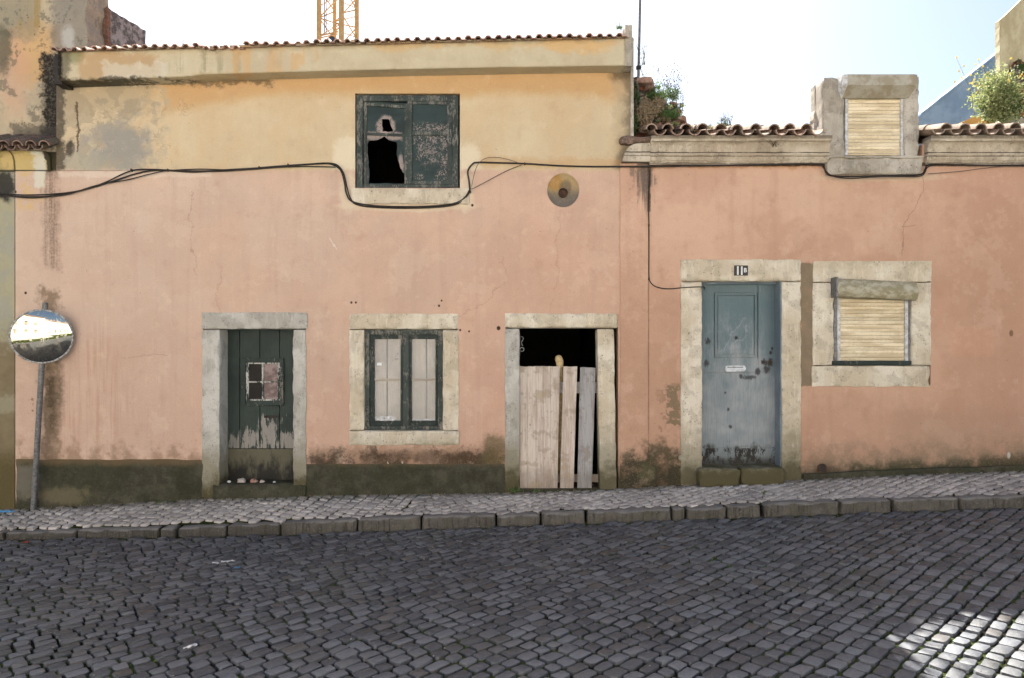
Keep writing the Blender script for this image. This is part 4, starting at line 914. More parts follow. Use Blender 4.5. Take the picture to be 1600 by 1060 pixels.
b = MB(); b.box(PX(1000), XR-.31, .6, .64, -.7, 3.8); b.build('shade_lining', M['dark'], RH)  # near-black sheet painting the dark behind the openings
# barrel tile roof
rg = random.Random(5); b = MB(); pitch = R(14.5); ax = Vector((0, math.cos(pitch), math.sin(pitch))); up = Vector((0, -math.sin(pitch), math.cos(pitch))); u = 1017
dE = 7.83
while PX(u, dE) < XR:
    for k in range(12):
        x = PX(u, dE); v0 = 207 - (u-1017)*.002
        base = Vector((x, dE-D, PZ(v0, dE)))
        c = base + ax*(k*.36 + rg.uniform(-.02, .02)) + up*(rg.uniform(-.006, .006) + .026) + Vector((rg.uniform(-.01, .01), 0, 0))
        y_here = c.y
        in_dormer = PX(1266) < c.x < PX(1446) and y_here < 1.6
        if not in_dormer and not (u > 1140 and u < 1150 and k == 0):
            barrel(b, c, (ax + Vector((rg.uniform(-.03, .03), 0, 0))).normalized(), up, .40, .066, .054, .013, n=8, arc=R(172))
        c2 = base + Vector((PX(13.8+u, dE)-x, 0, 0)) + ax*(k*.36 + rg.uniform(-.012, .012)-.02) + up*(rg.uniform(-.003, .003) + .035)
        if not (PX(1272) < c2.x < PX(1446) and y_here < 1.6):
            barrel(b, c2, ax, up, .40, .072, .082, .013, n=8, flip=True, arc=R(165))
    u += 27.2
bedz = PZ(207, dE) - .05
for (xa, xb, ya, yb) in ((PX(990), PX(1268), -.12, 4.9), (PX(1446), XR, -.12, 4.9), (PX(1268), PX(1446), 1.55, 4.9)):
    z = lambda y: bedz + (y+.12)*math.tan(pitch); b.add([(xa, ya, z(ya)), (xb, ya, z(ya)), (xb, yb, z(yb)), (xa, yb, z(yb))], [(0,1,2,3)])
b.build('roof', M['tileB'], RH, smooth=45)
# dormer
dm = MB().rough(*B(1287, 1320.5, 121, 247, -.02, .25), r=.012, amp=.007, seg=.035, seed=21).build('dormer', M['cement'], RH, smooth=50)
b = MB(); b.rough(*B(1413, 1437, 119, 244, -.02, .25), r=.012, amp=.007, seg=.035, seed=22); b.rough(*B(1320, 1413, 122, 150, .0, .25), r=.006, amp=.004, seg=.04, seed=23); b.build('dormer_post', M['cement'], dm, smooth=50)
# cheeks and top, going back to the roof
b = MB()
x0, x1 = PX(1287)+.01, PX(1437)-.01; zt = PZ(123)
xi = x0 + .30; zs = zt - .16
b.add([(xi, .25, PZ(247)), (xi+.1, 1.7, PZ(247)), (xi+.1, 1.7, zs), (xi, .25, zs)], [(3,2,1,0)])
b.add([(x1, .25, PZ(247)), (x1-.05, 1.7, PZ(247)), (x1-.05, 1.7, zs), (x1, .25, zs)], [(0,1,2,3)]); b.add([(xi, .25, zs), (x1, .25, zs), (x1-.05, 1.7, zs), (xi+.1, 1.7, zs)], [(0,1,2,3)])
b.add([(x0, .25, PZ(247)), (x1, .25, PZ(247)), (x1, .25, zt), (x0, .25, zt)], [(0,1,2,3)])
b.build('dormer_cheek', M['cement'], dm)
def outline(name, pts, d, th, mat, parent=None, amp=1.0, seed=0, step=6):
    """irregular masonry slab: px outline at distance d, real thickness"""
    rg = random.Random(seed); o = []
    for i, (a, c_) in enumerate(pts):
        n_ = pts[(i+1) % len(pts)]; k = max(1, int(math.hypot(n_[0]-a, n_[1]-c_)/step))
        for j in range(k): t = j/k; q = amp if j else amp*.4; o.append((PX(a+(n_[0]-a)*t+rg.uniform(-q, q), d), PZ(c_+(n_[1]-c_)*t+rg.uniform(-q, q), d)))
    area = sum(o[i-1][0]*o[i][1]-o[i][0]*o[i-1][1] for i in range(len(o)))
    if area < 0: o.reverse()
    b = MB(); b.prism(o, d-D, d-D+th); return b.build(name, mat, parent, bevel=.006)
outline('dormer_cheek', [(1272,205),(1273,134),(1279,131),(1287,123),(1291,123),(1291,205)], D+.2, .12, M['cement'], dm, 1.0, 3)
blk(1292.5, 1442.5, 246, 272.5, -.05, .3, 24, r=.014, amp=.006).build('window_sill', M['cement'], dm, smooth=50); blk(1291, 1443, 243, 247, -.065, .3, 25, r=.006, amp=.006).build('window_sill', M['cement'], dm, smooth=50)
def shutter(parent, u0, u1, v0, v1, y, pitch_v, mat, rail_w=5):
    w = MB()
    w.box(*B(u0, u0+rail_w, v0, v1, y-.02, y+.03)); w.box(*B(u1-rail_w, u1, v0, v1, y-.02, y+.03)); w.box(*B(u0+rail_w, u1-rail_w, v0-2, v0+1, y+.012, y+.028))
    f = w.build('shutter_frame', M['rail'], parent, bevel=.003)
    b = MB(); d = D+y; v = v0; x0, x1 = PX(u0+rail_w-.5, d), PX(u1-rail_w+.5, d)
    while v < v1 - .5:
        h = min(pitch_v, v1-v); z1 = PZ(v, d); z0 = PZ(v+h, d); n = 5; vs = []
        tw = random.uniform(-.0015, .0015)
        for x in (x0, x1):
            for k in range(n+1):
                t = k/n; vs.append((x, y + .008 - .010*math.sin(math.pi*min(1, t*1.15)**.8) + tw, z1 + (z0-z1)*t*.94))
            vs.append((x, y+.014, z1+(z0-z1)*.94)); vs.append((x, y+.014, z1))
        m_ = n+3; fs = [(k, k+m_, (k+1) % m_+m_, (k+1) % m_) for k in range(m_)] + [tuple(range(m_-1, -1, -1)), tuple(range(m_, 2*m_))]
        b.add(vs, fs); v += pitch_v
    b.build('roller_shutter', mat, f, smooth=50)
    b = MB(); b.box(*B(u0+2, u1-2, v0, v1, y+.04, y+.05)); b.build('shutter_backing', M['dark'], f)
    return f
shutter(dm, 1320.5, 1412.5, 150, 243, .03, 5.6, M['slat'])
b = MB(); dB = D-.06
pr = [(.06, PZ(150, dB)), (-.02, PZ(152, dB)), (-.155, PZ(133, dB-.1)+.0), (-.155, PZ(116, dB-.1)), (.06, PZ(117, dB))]
b.extrude_x(pr, PX(1318, dB), PX(1421, dB), .2); b.build('shutter_box', M['sbox2'], dm, bevel=.0015)
for (ua, ub, s_) in ((1316.5, 1313, -1), (1424.5, 1427, 1)):
    xa, xb = PX(1318 if s_ < 0 else 1421, dB), PX(1312 if s_ < 0 else 1427, dB)
    b = MB(); n = len(pr); vs = [(xa, y, z) for y, z in pr] + [(xa + (xb-xa)*(.2 if i in (1,) else 1), y*(.9), z*1.0) for i, (y, z) in enumerate(pr)]
    b.add(vs, [tuple(range(n)), tuple(range(2*n-1, n-1, -1))] + [((i+1) % n, i, i+n, (i+1) % n+n) for i in range(n)]); b.build('box_cap', M['rail'] if s_ < 0 else M['sbox2'], dm)
# --- blue door
bs = MB().rough(*B(1063.5, 1253, 405, 440, -.022, .30), r=.012, amp=.006, seg=.035, seed=31).build('door_surround', M['stoneB'], RH, smooth=50)
blk(1063.5, 1097.5, 440.5, 760, -.02, .30, 32, r=.009, amp=.005).build('jamb', M['stoneB'], bs, smooth=50); blk(1221.5, 1252.5, 440.5, 754, -.02, .30, 33, r=.009, amp=.005).build('jamb', M['stoneB'], bs, smooth=50)
blk(1093, 1158, 733, 762, -.15, .30, 34, r=.016, amp=.008).build('door_step', M['stone'], bs, smooth=50); blk(1158.5, 1227, 732, 760, -.15, .30, 35, r=.016, amp=.008).build('door_step', M['stone'], bs, smooth=50)
b = MB(); b.box(*B(1061, 1098, 712, 720, -.03, .1)); b.build('base_block', M['stoneB'], bs, bevel=.01)
b = MB(); b.box(PX(1219, D), PX(1222.5), .0, .21, PZ(730), PZ(440)-.002); b.box(*B(1097, 1219, 440, 444, .10, .2)); b.box(PX(1096.5), PX(1098), .03, .2, PZ(731), PZ(441)); b.build('door_frame', M['blue2'], RH, bevel=.003)
b = MB(); b.box(*B(1095, 1217, 442, 729, .175, .21)); bd = b.build('door', M['doorb'], RH)
b = MB()
for a in (B(1095, 1115, 443, 582, .16, .174), B(1184.5, 1217, 443, 582, .16, .174), B(1115, 1184.5, 443, 457, .16, .174), B(1115, 1184.5, 560, 582, .16, .174)): b.box(*a)
for a in (B(1117, 1182.5, 458.5, 461.5, .155, .173), B(1117, 1182.5, 555.5, 558.5, .155, .173), B(1117, 1120, 461.5, 555.5, .155, .173), B(1179.5, 1182.5, 461.5, 555.5, .155, .173)): b.box(*a)
b.box(*B(1122, 1177.5, 464, 553, .164, .174)); b.box(*B(1095, 1217, 583, 699, .164, .174)); b.box(*B(1095, 1217, 700.5, 727, .158, .174)); b.build('door_panel', M['doorb'], bd, bevel=.0025)
b = MB(); b.prism([(PX(a, 8.15), PZ(c_, 8.15)) for a, c_ in ((1132,577),(1134.5,581),(1163,580.5),(1166,576),(1163.5,571.5),(1134.5,571.5))], .140, .158); lf = b.build('letter_slot', M['letter'], bd, bevel=.004)
b = MB(); b.box(*B(1137, 1161, 573.5, 574.8, .136, .1405)); b.build('flap', M['galv'], lf)
for (a, c_, r) in ((1193, 566, .014), (1203, 566, .020), (1204, 551, .010), (1150, 528, .011)):
    b = MB(); p = P(a, c_, 8.15); b.tube([p, p+Vector((0, -.014, 0))], r, 14); b.build('keyhole_plate', M['rust'], bd, bevel=.002)
# number plate
b = MB(); b.box(*B(1147.3, 1168.9, 415, 430.8, -.034, -.018)); npl = b.build('number_plate', M['black'], RH, bevel=.002)
def text(body, size, x, z, y, mat, parent, sx=1.0, name='digit', off=.0):
    cu = bpy.data.curves.new('t', 'FONT'); cu.body = body; cu.size = size; cu.extrude = .0012; cu.offset = off; o = bpy.data.objects.new('t', cu); col.objects.link(o)
    dg = bpy.context.evaluated_depsgraph_get(); me = bpy.data.meshes.new_from_object(o.evaluated_get(dg)); bpy.data.objects.remove(o)
    b = MB(); b.add([(x + v.co.x*sx, y - v.co.z, z + v.co.y) for v in me.vertices], [tuple(p.vertices) for p in me.polygons]); return b.build(name, mat, parent)
dn = D-.036
text('1', .128, PX(1149.0, dn), PZ(429.3, dn), -.0362, M['wht'], npl, .85, off=.004); text('1', .128, PX(1155.2, dn), PZ(429.3, dn), -.0362, M['wht'], npl, .85, off=.004); text('B', .066, PX(1162.0, dn), PZ(425.6, dn), -.0362, M['wht'], npl, .95, off=.0015)
# --- beige shuttered window
w2 = MB().rough(*B(1270.5, 1457, 407.5, 441, -.016, .30), r=.008, amp=.005, seg=.035, seed=41).build('window_surround', M['stoneB'], RH, smooth=50)
blk(1269.5, 1303.5, 441.5, 571, -.014, .30, 42).build('jamb', M['stoneB'], w2, smooth=50); blk(1424, 1456, 441.5, 571, -.014, .30, 43).build('jamb', M['stoneB'], w2, smooth=50); blk(1268.5, 1453.5, 571.5, 605, -.018, .30, 44).build('window_sill', M['stoneB'], w2, smooth=50)
b = MB()
for a in (B(1302.5, 1308.5, 445, 570, .012, .10), B(1419, 1424.5, 445, 570, .012, .10), B(1308.5, 1419, 444, 449, .02, .10)): b.box(*a)
wn_ = b.build('window', M['galv'], RH, bevel=.003)
b = MB(); b.box(*B(1300.5, 1424.5, 564, 570.5, -.022, .09)); b.build('bottom_rail', M['green'], wn_, bevel=.004)
shutter(wn_, 1308.5, 1419, 450, 565, .025, 5.75, M['slat'])
b = MB(); dB = D-.10; n = 7
pr = [(.05, PZ(467, dB)), (-.10, PZ(467, dB))] + [(-.13-.03*math.sin(R(180*k/n)), PZ(466-24*k/n, dB)) for k in range(n+1)] + [(-.10, PZ(438, dB)), (.05, PZ(438, dB))]
b.extrude_x(pr, PX(1305, dB), PX(1431, dB), .3)
cxx = PX(1368, dB); b.v = [(x, y, z - (x-cxx)*.045) for x, y, z in b.v]; sb = b.build('shutter_box', M['sbox'], wn_, bevel=.004)
b = MB(); b.box(PX(1303.4, dB), PX(1306.6, dB), -.155, .04, PZ(468, dB)+.02, PZ(437, dB)+.025); b.build('box_cap', M['galv'], sb, bevel=.003)
# drain hole at the foot of the wall
b = MB(); p = P(1285, 732, 7.99); n = 16
vs = [(p.x+r*math.cos(2*math.pi*k/n), y, p.z+r*math.sin(2*math.pi*k/n)) for r, y in ((.052, .03), (.052, -.022), (.040, -.022), (.040, .01)) for k in range(n)]
b.add(vs, [(i*n+k, i*n+(k+1) % n, (i+1)*n+(k+1) % n, (i+1)*n+k) for i in range(3) for k in range(n)]); dp = b.build('drain_pipe', M['rust'], RH, smooth=40)
b = MB(); b.tube([p+Vector((0, -.008, 0)), p+Vector((0, -.004, 0))], .041, 16); b.build('pipe_opening', M['dark'], dp)  # near-black disc paints the shade inside the pipe
# low cement skirting under the right wall
b = MB(); k = 60; vs = []
for i in range(k+1):
    x = PX(1254) + (XR-PX(1254))*i/k; zt = wall_base(x) + .055 + .012*mnoise.noise((x*3, 0, 0)); vs += [(x, -.035, wall_base(x)-.1), (x, .01, wall_base(x)-.1), (x, .01, zt+.01), (x, -.03+.008*mnoise.noise((x*5, 2, 0)), zt)]
b.add(vs, [(i*4+(j+1) % 4, i*4+j, i*4+4+j, i*4+4+(j+1) % 4) for i in range(k) for j in range(4)]+[(0,1,2,3)]); b.build('plinth', M['plinth'], RH, smooth=50)

# ================================================================== LEFT NEIGHBOUR, TALL WALL, STUB
NB = thing('neighbour_house', (PX(-60), .2, -.2), 'narrow strip of grey and ochre house at the left edge, with grimy tiled eave', 'house')
b = MB(); b.box(-8.2, PX(22.3), .004, .4, -.8, PZ(240)); b.build('wall', M['old'], NB)
n = 8; prof = [(.02, PZ(268)), (-.012, PZ(268)), (-.012, PZ(262))] + [(-.012-.09*(1-math.cos(R(90*k/n))), PZ(262-22*math.sin(R(90*k/n)))) for k in range(n+1)] + [(.36, PZ(238))] + [(.36, PZ(268))]
MB().extrude_x(prof, -8.2, PX(80), .06, .006).build('cornice', M['old'], NB, smooth=40)
b = MB(); b.box(PX(24.5), PX(87.5), .012, .39, PZ(267)+.001, PZ(226)); b.build('gable', M['old'], NB)
rg = random.Random(9); b = MB(); pitch = R(24); ax = Vector((0, math.cos(pitch), math.sin(pitch))); up = Vector((0, -math.sin(pitch), math.cos(pitch))); u = 70
while PX(u) > -8.2:
    for k in range(1):
        c = Vector((PX(u, 7.83), -.17, PZ(231, 7.83))) + up*.02; barrel(b, c, ax, up, .55, .062, .052, .013, n=8); c2 = c + Vector((-.078, -.01, .012)); barrel(b, c2, ax, up, .55, .066, .075, .013, n=8, flip=True, arc=R(170))
    u -= 21
b.add([(-8.2, -.1, PZ(233)), (PX(76), -.1, PZ(233)), (PX(76), .36, PZ(214)), (-8.2, .36, PZ(214))], [(0,1,2,3)]); b.build('roof', M['tileC'], NB, smooth=45)
TW = outline('tall_wall', [(-300,300),(-300,-320),(120,-320),(133,-60),(137,0),(134,30),(138,55),(136,78),(132,110),(132,300)], D+.36, .45, M['oldt'], None, 1.4, 5)
recenter(TW, (PX(-60), .5, 3.0)); tag(TW, 'tall stained bare wall rising at the left edge above the roofs', 'wall')
b = MB(); rg = random.Random(8); vs = []; ny_ = 9; nz_ = 12; zb = 4.2
def stx(y, side): return (-5.12 + .02*y) if side == 0 else (-4.90 + (y-.7)*.24)
def stt(y, q): return PZ(13, 8.7) + .05*mnoise.noise((y*9, q*5, 1)) - (.10 if q == 0 else 0)
grid = [[( stx(.7+.62*i/ny_, sd) + .018*mnoise.noise((i*.9, k*.9, sd*5)), .7+.62*i/ny_ + .01*mnoise.noise((k*1.1, sd*3, 2)), zb + (stt(.7+.62*i/ny_, sd)-zb)*k/nz_) for k in range(nz_+1)] for sd in (0, 1) for i in range(ny_+1)]
for r_ in grid: vs += r_
W_ = nz_+1; Q = ny_+1; fs = []
for i in range(ny_):
    for k in range(nz_):
        a = (Q+i)*W_+k; fs.append((a, a+W_, a+W_+1, a+1)); a = i*W_+k; fs.append((a, a+1, a+W_+1, a+W_))
    a = i*W_+nz_; c_ = (Q+i)*W_+nz_; fs.append((a, c_, c_+W_, a+W_))
for k in range(nz_): fs.append((k, Q*W_+k, Q*W_+k+1, k+1)); fs.append((ny_*W_+k, ny_*W_+k+1, (Q+ny_)*W_+k+1, (Q+ny_)*W_+k))
b.add(vs, fs); ST = b.build('brick_stub', M['stub'], smooth=40)
recenter(ST, (PX(186, 8.95), 1.2, 4.6)); tag(ST, 'broken grey plastered chimney stub showing brick on its left side', 'chimney stub')

# ================================================================== RUBBLE BESIDE THE TALL GABLE
RB = thing('ruined_wall', (PX(1030), .45, 3.9), 'overgrown crumbling rubble wall between the two roofs', 'ruined wall')
outline('rubble_core', [(986,225),(987,122),(996,120),(1006,128),(1016,132),(1024,144),(1038,152),(1046,164),(1058,172),(1064,184),(1072,194),(1074,225)], D+.30, .5, M['rubble'], RB, 2.2, 9, 5)
rg = random.Random(21)
for (a, c_, w, h, rot) in ((1008,127,24,10,2),(1016,137,13,8,-6),(1030,160,15,7,12),(1044,170,16,8,-14),(1052,163,12,5,20),(1056,176,16,7,-4),(1062,186,13,8,8),(1040,188,15,7,10),(1021,176,14,7,-18),(1012,193,16,9,12),(1028,198,15,8,-8),(1048,196,14,7,5),(1006,205,16,8,-5),(1068,186,8,6,30)):
    p = P(a, c_, 8.22); s_ = 8.22/FPX; b = MB(); b.rough(-w*s_/2, w*s_/2, -.05, .12, -h*s_/2, h*s_/2, r=.010, amp=.012, seg=.03, seed=a)
    b.build('brick', M['brick'], RB, smooth=40, xf=Matrix.Translation(p) @ Matrix.Rotation(R(rot), 4, 'Y') @ Matrix.Rotation(R(rg.uniform(-25, 25)), 4, 'Z'))
# side of the tall gable behind the eave end
b = MB(); b.box(PX(985)+.001, PX(985)+.035, -.01, 4.0, PZ(222), PZ(60)); b.build('gable_render', M['cement'], LH)
# antenna pole
AP = thing('antenna_pole', P(997.5, 128, 8.25), 'thin dark pole standing on the rubble wall, running out of the top', 'pole')
b = MB(); b.tube([P(996.5, 150, 8.25), P(999, 60, 8.25), P(1001, -40, 8.25), P(1003, -160, 8.25)], .015, 8); b.build('pole', M['galv'], AP, smooth=60)
b = MB(); p = P(997.8, 106, 8.24); b.box(p.x-.028, p.x+.028, p.y-.02, p.y+.02, p.z-.02, p.z+.02); b.build('clamp', M['cable'], AP, bevel=.004)

# ================================================================== BEHIND, RIGHT
BG = thing('blue_gable_house', P(1520, 215, 13.4), 'blue rendered gable wall slanting up behind the right roof', 'house')
outline('wall', [(1432,260),(1432,185),(1440,178),(1562,83),(1680,-6),(1900,-6),(1900,260)], 13.0, .5, M['bluew'], BG, .35, 4, 12)
outline('verge', [(1440,176.5),(1562,80.5),(1680,-9),(1680,-5),(1562,84),(1440,180)], 12.95, .4, M['bluew'], BG, .3, 5, 12)
OW = outline('ochre_parapet', [(1470,240),(1478,208),(1500,193),(1518,184),(1530,182),(1640,182),(1640,240)], 9.9, .3, M['ochre'], None, .8, 6, 8)
recenter(OW, P(1540, 240, 10)); tag(OW, 'small ochre wall top peeking out behind the bush and tiles', 'wall')
EH = thing('stained_gable_house', P(1620, 215, 9.4), 'tall ochre stained wall cut off by the right edge, above the bush', 'house')
outline('wall', [(1564,240),(1563,110),(1562,32),(1571,24),(1600,-4),(1660,-60),(2100,-60),(2100,240)], 9.4, .10, M['beige'], EH, .7, 7, 9)
outline('rubble_core', [(1580,240),(1578,176),(1584,150),(1583,120),(1587,100),(1592,92),(1600,98),(1640,90),(1700,120),(1700,240)], 9.3, .3, M['rubble'], EH, 2.2, 10, 6)
outline('cement_cap', [(1560,215),(1566,190),(1582,180),(1590,178),(1602,186),(1640,190),(1640,215)], 9.1, .3, M['cement'], EH, 1.2, 11, 6)

# crane mast
CR = thing('tower_crane', P(527, 560, 40), 'ochre lattice crane mast rising behind the roof of the taller house', 'crane')
corners = [P(498.5, 0, 40), P(533.5, 0, 38.9), P(557.5, 0, 40.1), P(523, 0, 41.2)]
corners = [(c.x, c.y) for c in corners]
def czz(v, d=40): return PZ(v, d)
for (x, y), w in zip(corners, (.115, .12, .105, .09)):
    b = MB(); b.box(x-w, x+w, y-w, y+w, -2, czz(-140)); b.build('mast_leg', M['crane'], CR)
for fi in range(4):
    b = MB(); (xa, ya), (xb, yb) = corners[fi], corners[(fi+1) % 4]; v = -110 + fi*7; L = 46
    while v < 560:
        z0, z1 = czz(v), czz(v+L*.55)
        b.tube([(xa, ya, z0), (xb, yb, z1)], .038, 5); b.tube([(xb, yb, z1), (xa, ya, czz(v+L))], .038, 5); b.tube([(xa, ya, czz(v+L*.62)), (xb, yb, czz(v+L*.5))], .028, 5); v += L
    b.build('mast_brace', M['crane'], CR)
b = MB(); p = P(507, 0, 39.8); b.tube([(p.x, p.y, czz(-130)), (p.x, p.y, czz(56))], .03, 5); p = P(509.5, 0, 39.8); b.tube([(p.x, p.y, czz(-130)), (p.x, p.y, czz(56))], .03, 5); b.build('cable_ladder', M['galv'], CR)
b = MB(); p = P(519.5, 61, 39.5); b.tube([p+Vector((-.13, 0, .12)), p+Vector((.02, 0, 0)), p+Vector((.14, 0, -.14))], .12, 10); b.build('motor', M['motor'], CR, bevel=.03)
b = MB(); a_, c_ = P(499, 56.5, 39.6), P(528, 50, 39.2); b.tube([a_, c_], .05, 5); b.tube([a_-Vector((0,0,.12)), c_-Vector((0,0,.12))], .04, 5); b.build('platform_rail', M['crane'], CR)

# ================================================================== CABLES
def smooth_path(pts, n=5):
    o = []
    for i in range(len(pts)-1):
        p0, p1, p2, p3 = pts[max(i-1, 0)], pts[i], pts[i+1], pts[min(i+2, len(pts)-1)]
        for k in range(n):
            t = k/n; o.append(tuple(.5*((2*p1[j]) + (-p0[j]+p2[j])*t + (2*p0[j]-5*p1[j]+4*p2[j]-p3[j])*t*t + (-p0[j]+3*p1[j]-3*p2[j]+p3[j])*t**3) for j in range(len(p1))))
    o.append(pts[-1]); return o
def cable(name, pts, r, y, label, cat='cable', clips=(), mat='cable', group=None):
    q = []
    for t in smooth_path([(p[0], p[1], p[2] if len(p) > 2 else y) for p in pts]):
        d = D + t[2]; w = P(t[0], t[1], d); q.append(w)
    root = thing(name, q[len(q)//2], label, cat, group); MB().tube(q, r, 6).build('wire', M[mat], root, smooth=60)
    for (u, v) in clips:
        d = D + y; p = P(u, v, d); b = MB(); b.box(p.x-.006, p.x+.006, y-.012, 0, p.z-.014, p.z+.014); b.build('clip', M['rust'], root, bevel=.002)
    return root
GRP = 'black cables strung along the facade'
cable('wall_cable', [(-420,262,-.05),(-200,288,-.05),(-60,301,-.05),(0,305,-.05),(45,309,-.04),(85,306),(130,297),(175,284),(215,271),(250,266),(300,269),(350,266),(400,263),(450,259),(500,256),(518,257),(532,266),(538,285),(541,302),(548,314),(566,322),(610,325),(660,325),(700,322),(722,315),(733,300),(733,284),(731,268),(738,257),(748,254),(790,255),(822,256),(870,259),(920,260.5),(966,260.5,-.04),(1016,260.5,-.05),(1100,259,-.05),(1200,257.5,-.05),(1280,256.5,-.05),(1287,260,-.05),(1291,270,-.05),(1300,275,-.06),(1330,276,-.07),(1400,274.5,-.07),(1438,273,-.06),(1446,264,-.05),(1453,257.5,-.05),(1500,258,-.05),(1600,259,-.05),(1750,258,-.05)], .0092, -.022, 'thickest black cable running the whole facade and dipping under both sills', clips=((262,266),(405,262),(450,258),(820,256),(735,300)), group=GRP)
cable('wall_cable', [(-420,256,-.06),(-200,283,-.06),(-60,298,-.06),(0,303,-.06),(40,305),(90,303),(130,297),(165,285),(205,267),(240,265),(262,266),(330,268),(390,265),(440,261),(480,257),(512,255),(528,259),(537,272),(542,292),(547,309),(556,317),(590,322),(650,323),(700,320),(724,311),(735,294)], .0075, -.030, 'thin black cable looping above the thick one, left of the broken window', clips=((205,266),), group=GRP)
cable('wall_cable', [(0,306,-.07),(30,307.5),(80,307),(110,303),(150,290),(200,281),(235,272),(262,267),(310,264.5),(360,265.5),(420,262.5),(470,260.5),(515,261),(524,262)], .006, -.036, 'lowest thin black cable sagging at the far left of the facade', group=GRP)
cable('wall_wire', [(737,296),(760,284),(790,268),(815,258)], .0040, -.035, 'thin slack wire slanting up from sill corner to cable, right of broken window', 'wire', mat='pale_wire')
cable('wall_wire', [(737,292),(741,272),(747,257),(758,248),(775,246),(792,249),(808,254)], .0032, -.03, 'thin wire looping above the cable beside the broken window', 'wire', mat='pale_wire')
cable('wall_wire', [(1016,261,-.045),(1015,285,-.025),(1013,305,-.02),(1014,350,-.02),(1014,400,-.02),(1014,430,-.02),(1017,442,-.02),(1027,449,-.025),(1045,451.5,-.028),(1070,449.5,-.032),(1098,448.5,-.03),(1100,451,.04),(1101,452,.10)], .0055, -.025, 'thin dark wire dropping down the pilaster edge to the blue door', 'wire', clips=((1013,310),(1014,352),(1014,436)))
cable('wall_wire', [(1450,272,-.05),(1500,268,-.03),(1540,263,-.04),(1600,257,-.05),(1700,250,-.05)], .0035, -.03, 'thin wire slanting right from the dormer sill to the right edge', 'wire', mat='pale_wire')
cable('wall_wire', [(1283,257,-.06),(1291,268,-.065),(1303,276,-.07),(1330,279,-.075),(1370,276.5,-.075),(1410,276,-.075),(1440,275,-.07),(1449,262,-.06),(1460,258,-.055)], .006, -.06, 'loose second wire hanging just under the dormer sill', 'wire')

# ================================================================== TRAFFIC MIRROR
base = P(52, 799, 7.93); base.z = pave_z(base.x, base.y) - .03; TM = thing('traffic_mirror', base, 'round convex traffic mirror on a leaning steel pole by the wall', 'mirror')
topp = P(71, 473, 7.80); b = MB(); b.tube([base, base.lerp(topp, .5), topp], .029, 14); b.build('pole', M['galv'], TM, smooth=60)
mc = P(65.5, 526, 7.79); rm = .286; ang = Matrix.Rotation(R(-6), 4, 'Y')   # roll
mx_ = Matrix.Translation(mc) @ Matrix.Rotation(R(14), 4, 'Z') @ Matrix.Rotation(R(-6), 4, 'Y') @ Matrix.Rotation(R(-32 + 0), 4, 'X').inverted() @ Matrix.Identity(4)
mxf = Matrix.Translation(mc) @ Matrix.Rotation(R(31), 4, 'Z') @ Matrix.Rotation(R(4), 4, 'X')
b = MB(); n = 48; vs = []; Rc = 1.0
for i in range(13):
    rr = rm*.97*i/12
    for k in range(n): a = 2*math.pi*k/n; vs.append((rr*math.cos(a), -(math.sqrt(Rc**2-rr**2)-math.sqrt(Rc**2-(rm*.97)**2)) - .012, rr*math.sin(a)))
b.add(vs, [(i*n+k, i*n+(k+1) % n, (i+1)*n+(k+1) % n, (i+1)*n+k) for i in range(12) for k in range(n)]); b.build('mirror_face', M['mirror'], TM, smooth=80, xf=mxf)
b = MB(); b.tube([(rm*math.cos(2*math.pi*k/48), 0, rm*math.sin(2*math.pi*k/48)) for k in range(49)], .012, 8, cap=False); b.build('rim', M['iron'], TM, smooth=60, xf=mxf)
b = MB(); n = 32; vs = [(rm*rr*math.cos(2*math.pi*k/n), yy, rm*rr*math.sin(2*math.pi*k/n)) for rr, yy in ((1, .0), (.9, .03), (.3, .045)) for k in range(n)]
b.add(vs, [(i*n+k, (i+1)*n+k, (i+1)*n+(k+1) % n, i*n+(k+1) % n) for i in range(2) for k in range(n)]+[tuple(range(3*n-1, 2*n-1, -1))]); b.build('mirror_back', M['galv'], TM, smooth=60, xf=mxf)
b = MB(); pm_ = base.lerp(topp, .83); b.tube([pm_, mxf @ Vector((0, .04, 0))], .018, 8); b.tube([pm_+Vector((0,0,-.04)), pm_+Vector((0,0,.04))], .036, 12); b.build('bracket', M['galv'], TM, smooth=50)

# ================================================================== PLANTS
def foliage(name, c, rad, n, leaf, mat, seed, parent, shape=1.0, droop=0, clump=.35, up=0):
    rg = random.Random(seed); b = MB(); c = Vector(c)
    cl = []
    for _ in range(max(3, int(n/26))):
        while True:
            q = Vector((rg.uniform(-1, 1), rg.uniform(-1, 1), rg.uniform(-1, 1)))
            if q.length < 1: break
        q = q * (.5 + .6*rg.random()); cl.append(q)
    for i in range(n):
        q = rg.choice(cl) + Vector((rg.gauss(0, 1), rg.gauss(0, 1), rg.gauss(0, 1)))*clump*rg.uniform(.3, .62)
        p = c + Vector((q.x*rad[0], q.y*rad[1], q.z*rad[2]))
        d = Vector((rg.gauss(0, 1), rg.gauss(0, 1), rg.gauss(0, 1) + up)).normalized(); s_ = leaf*rg.uniform(.5, 1.3); w = d.orthogonal().normalized(); w.rotate(Matrix.Rotation(rg.uniform(0, 6.28), 3, d)); nn = d.cross(w)
        tip = p + d*s_ + nn*s_*.15; mid = p + d*s_*.5 - nn*s_*.05
        b.add([p, mid + w*s_*.28, tip, mid - w*s_*.28], [(0, 1, 2, 3)])
    return b.build(name, mat, parent)
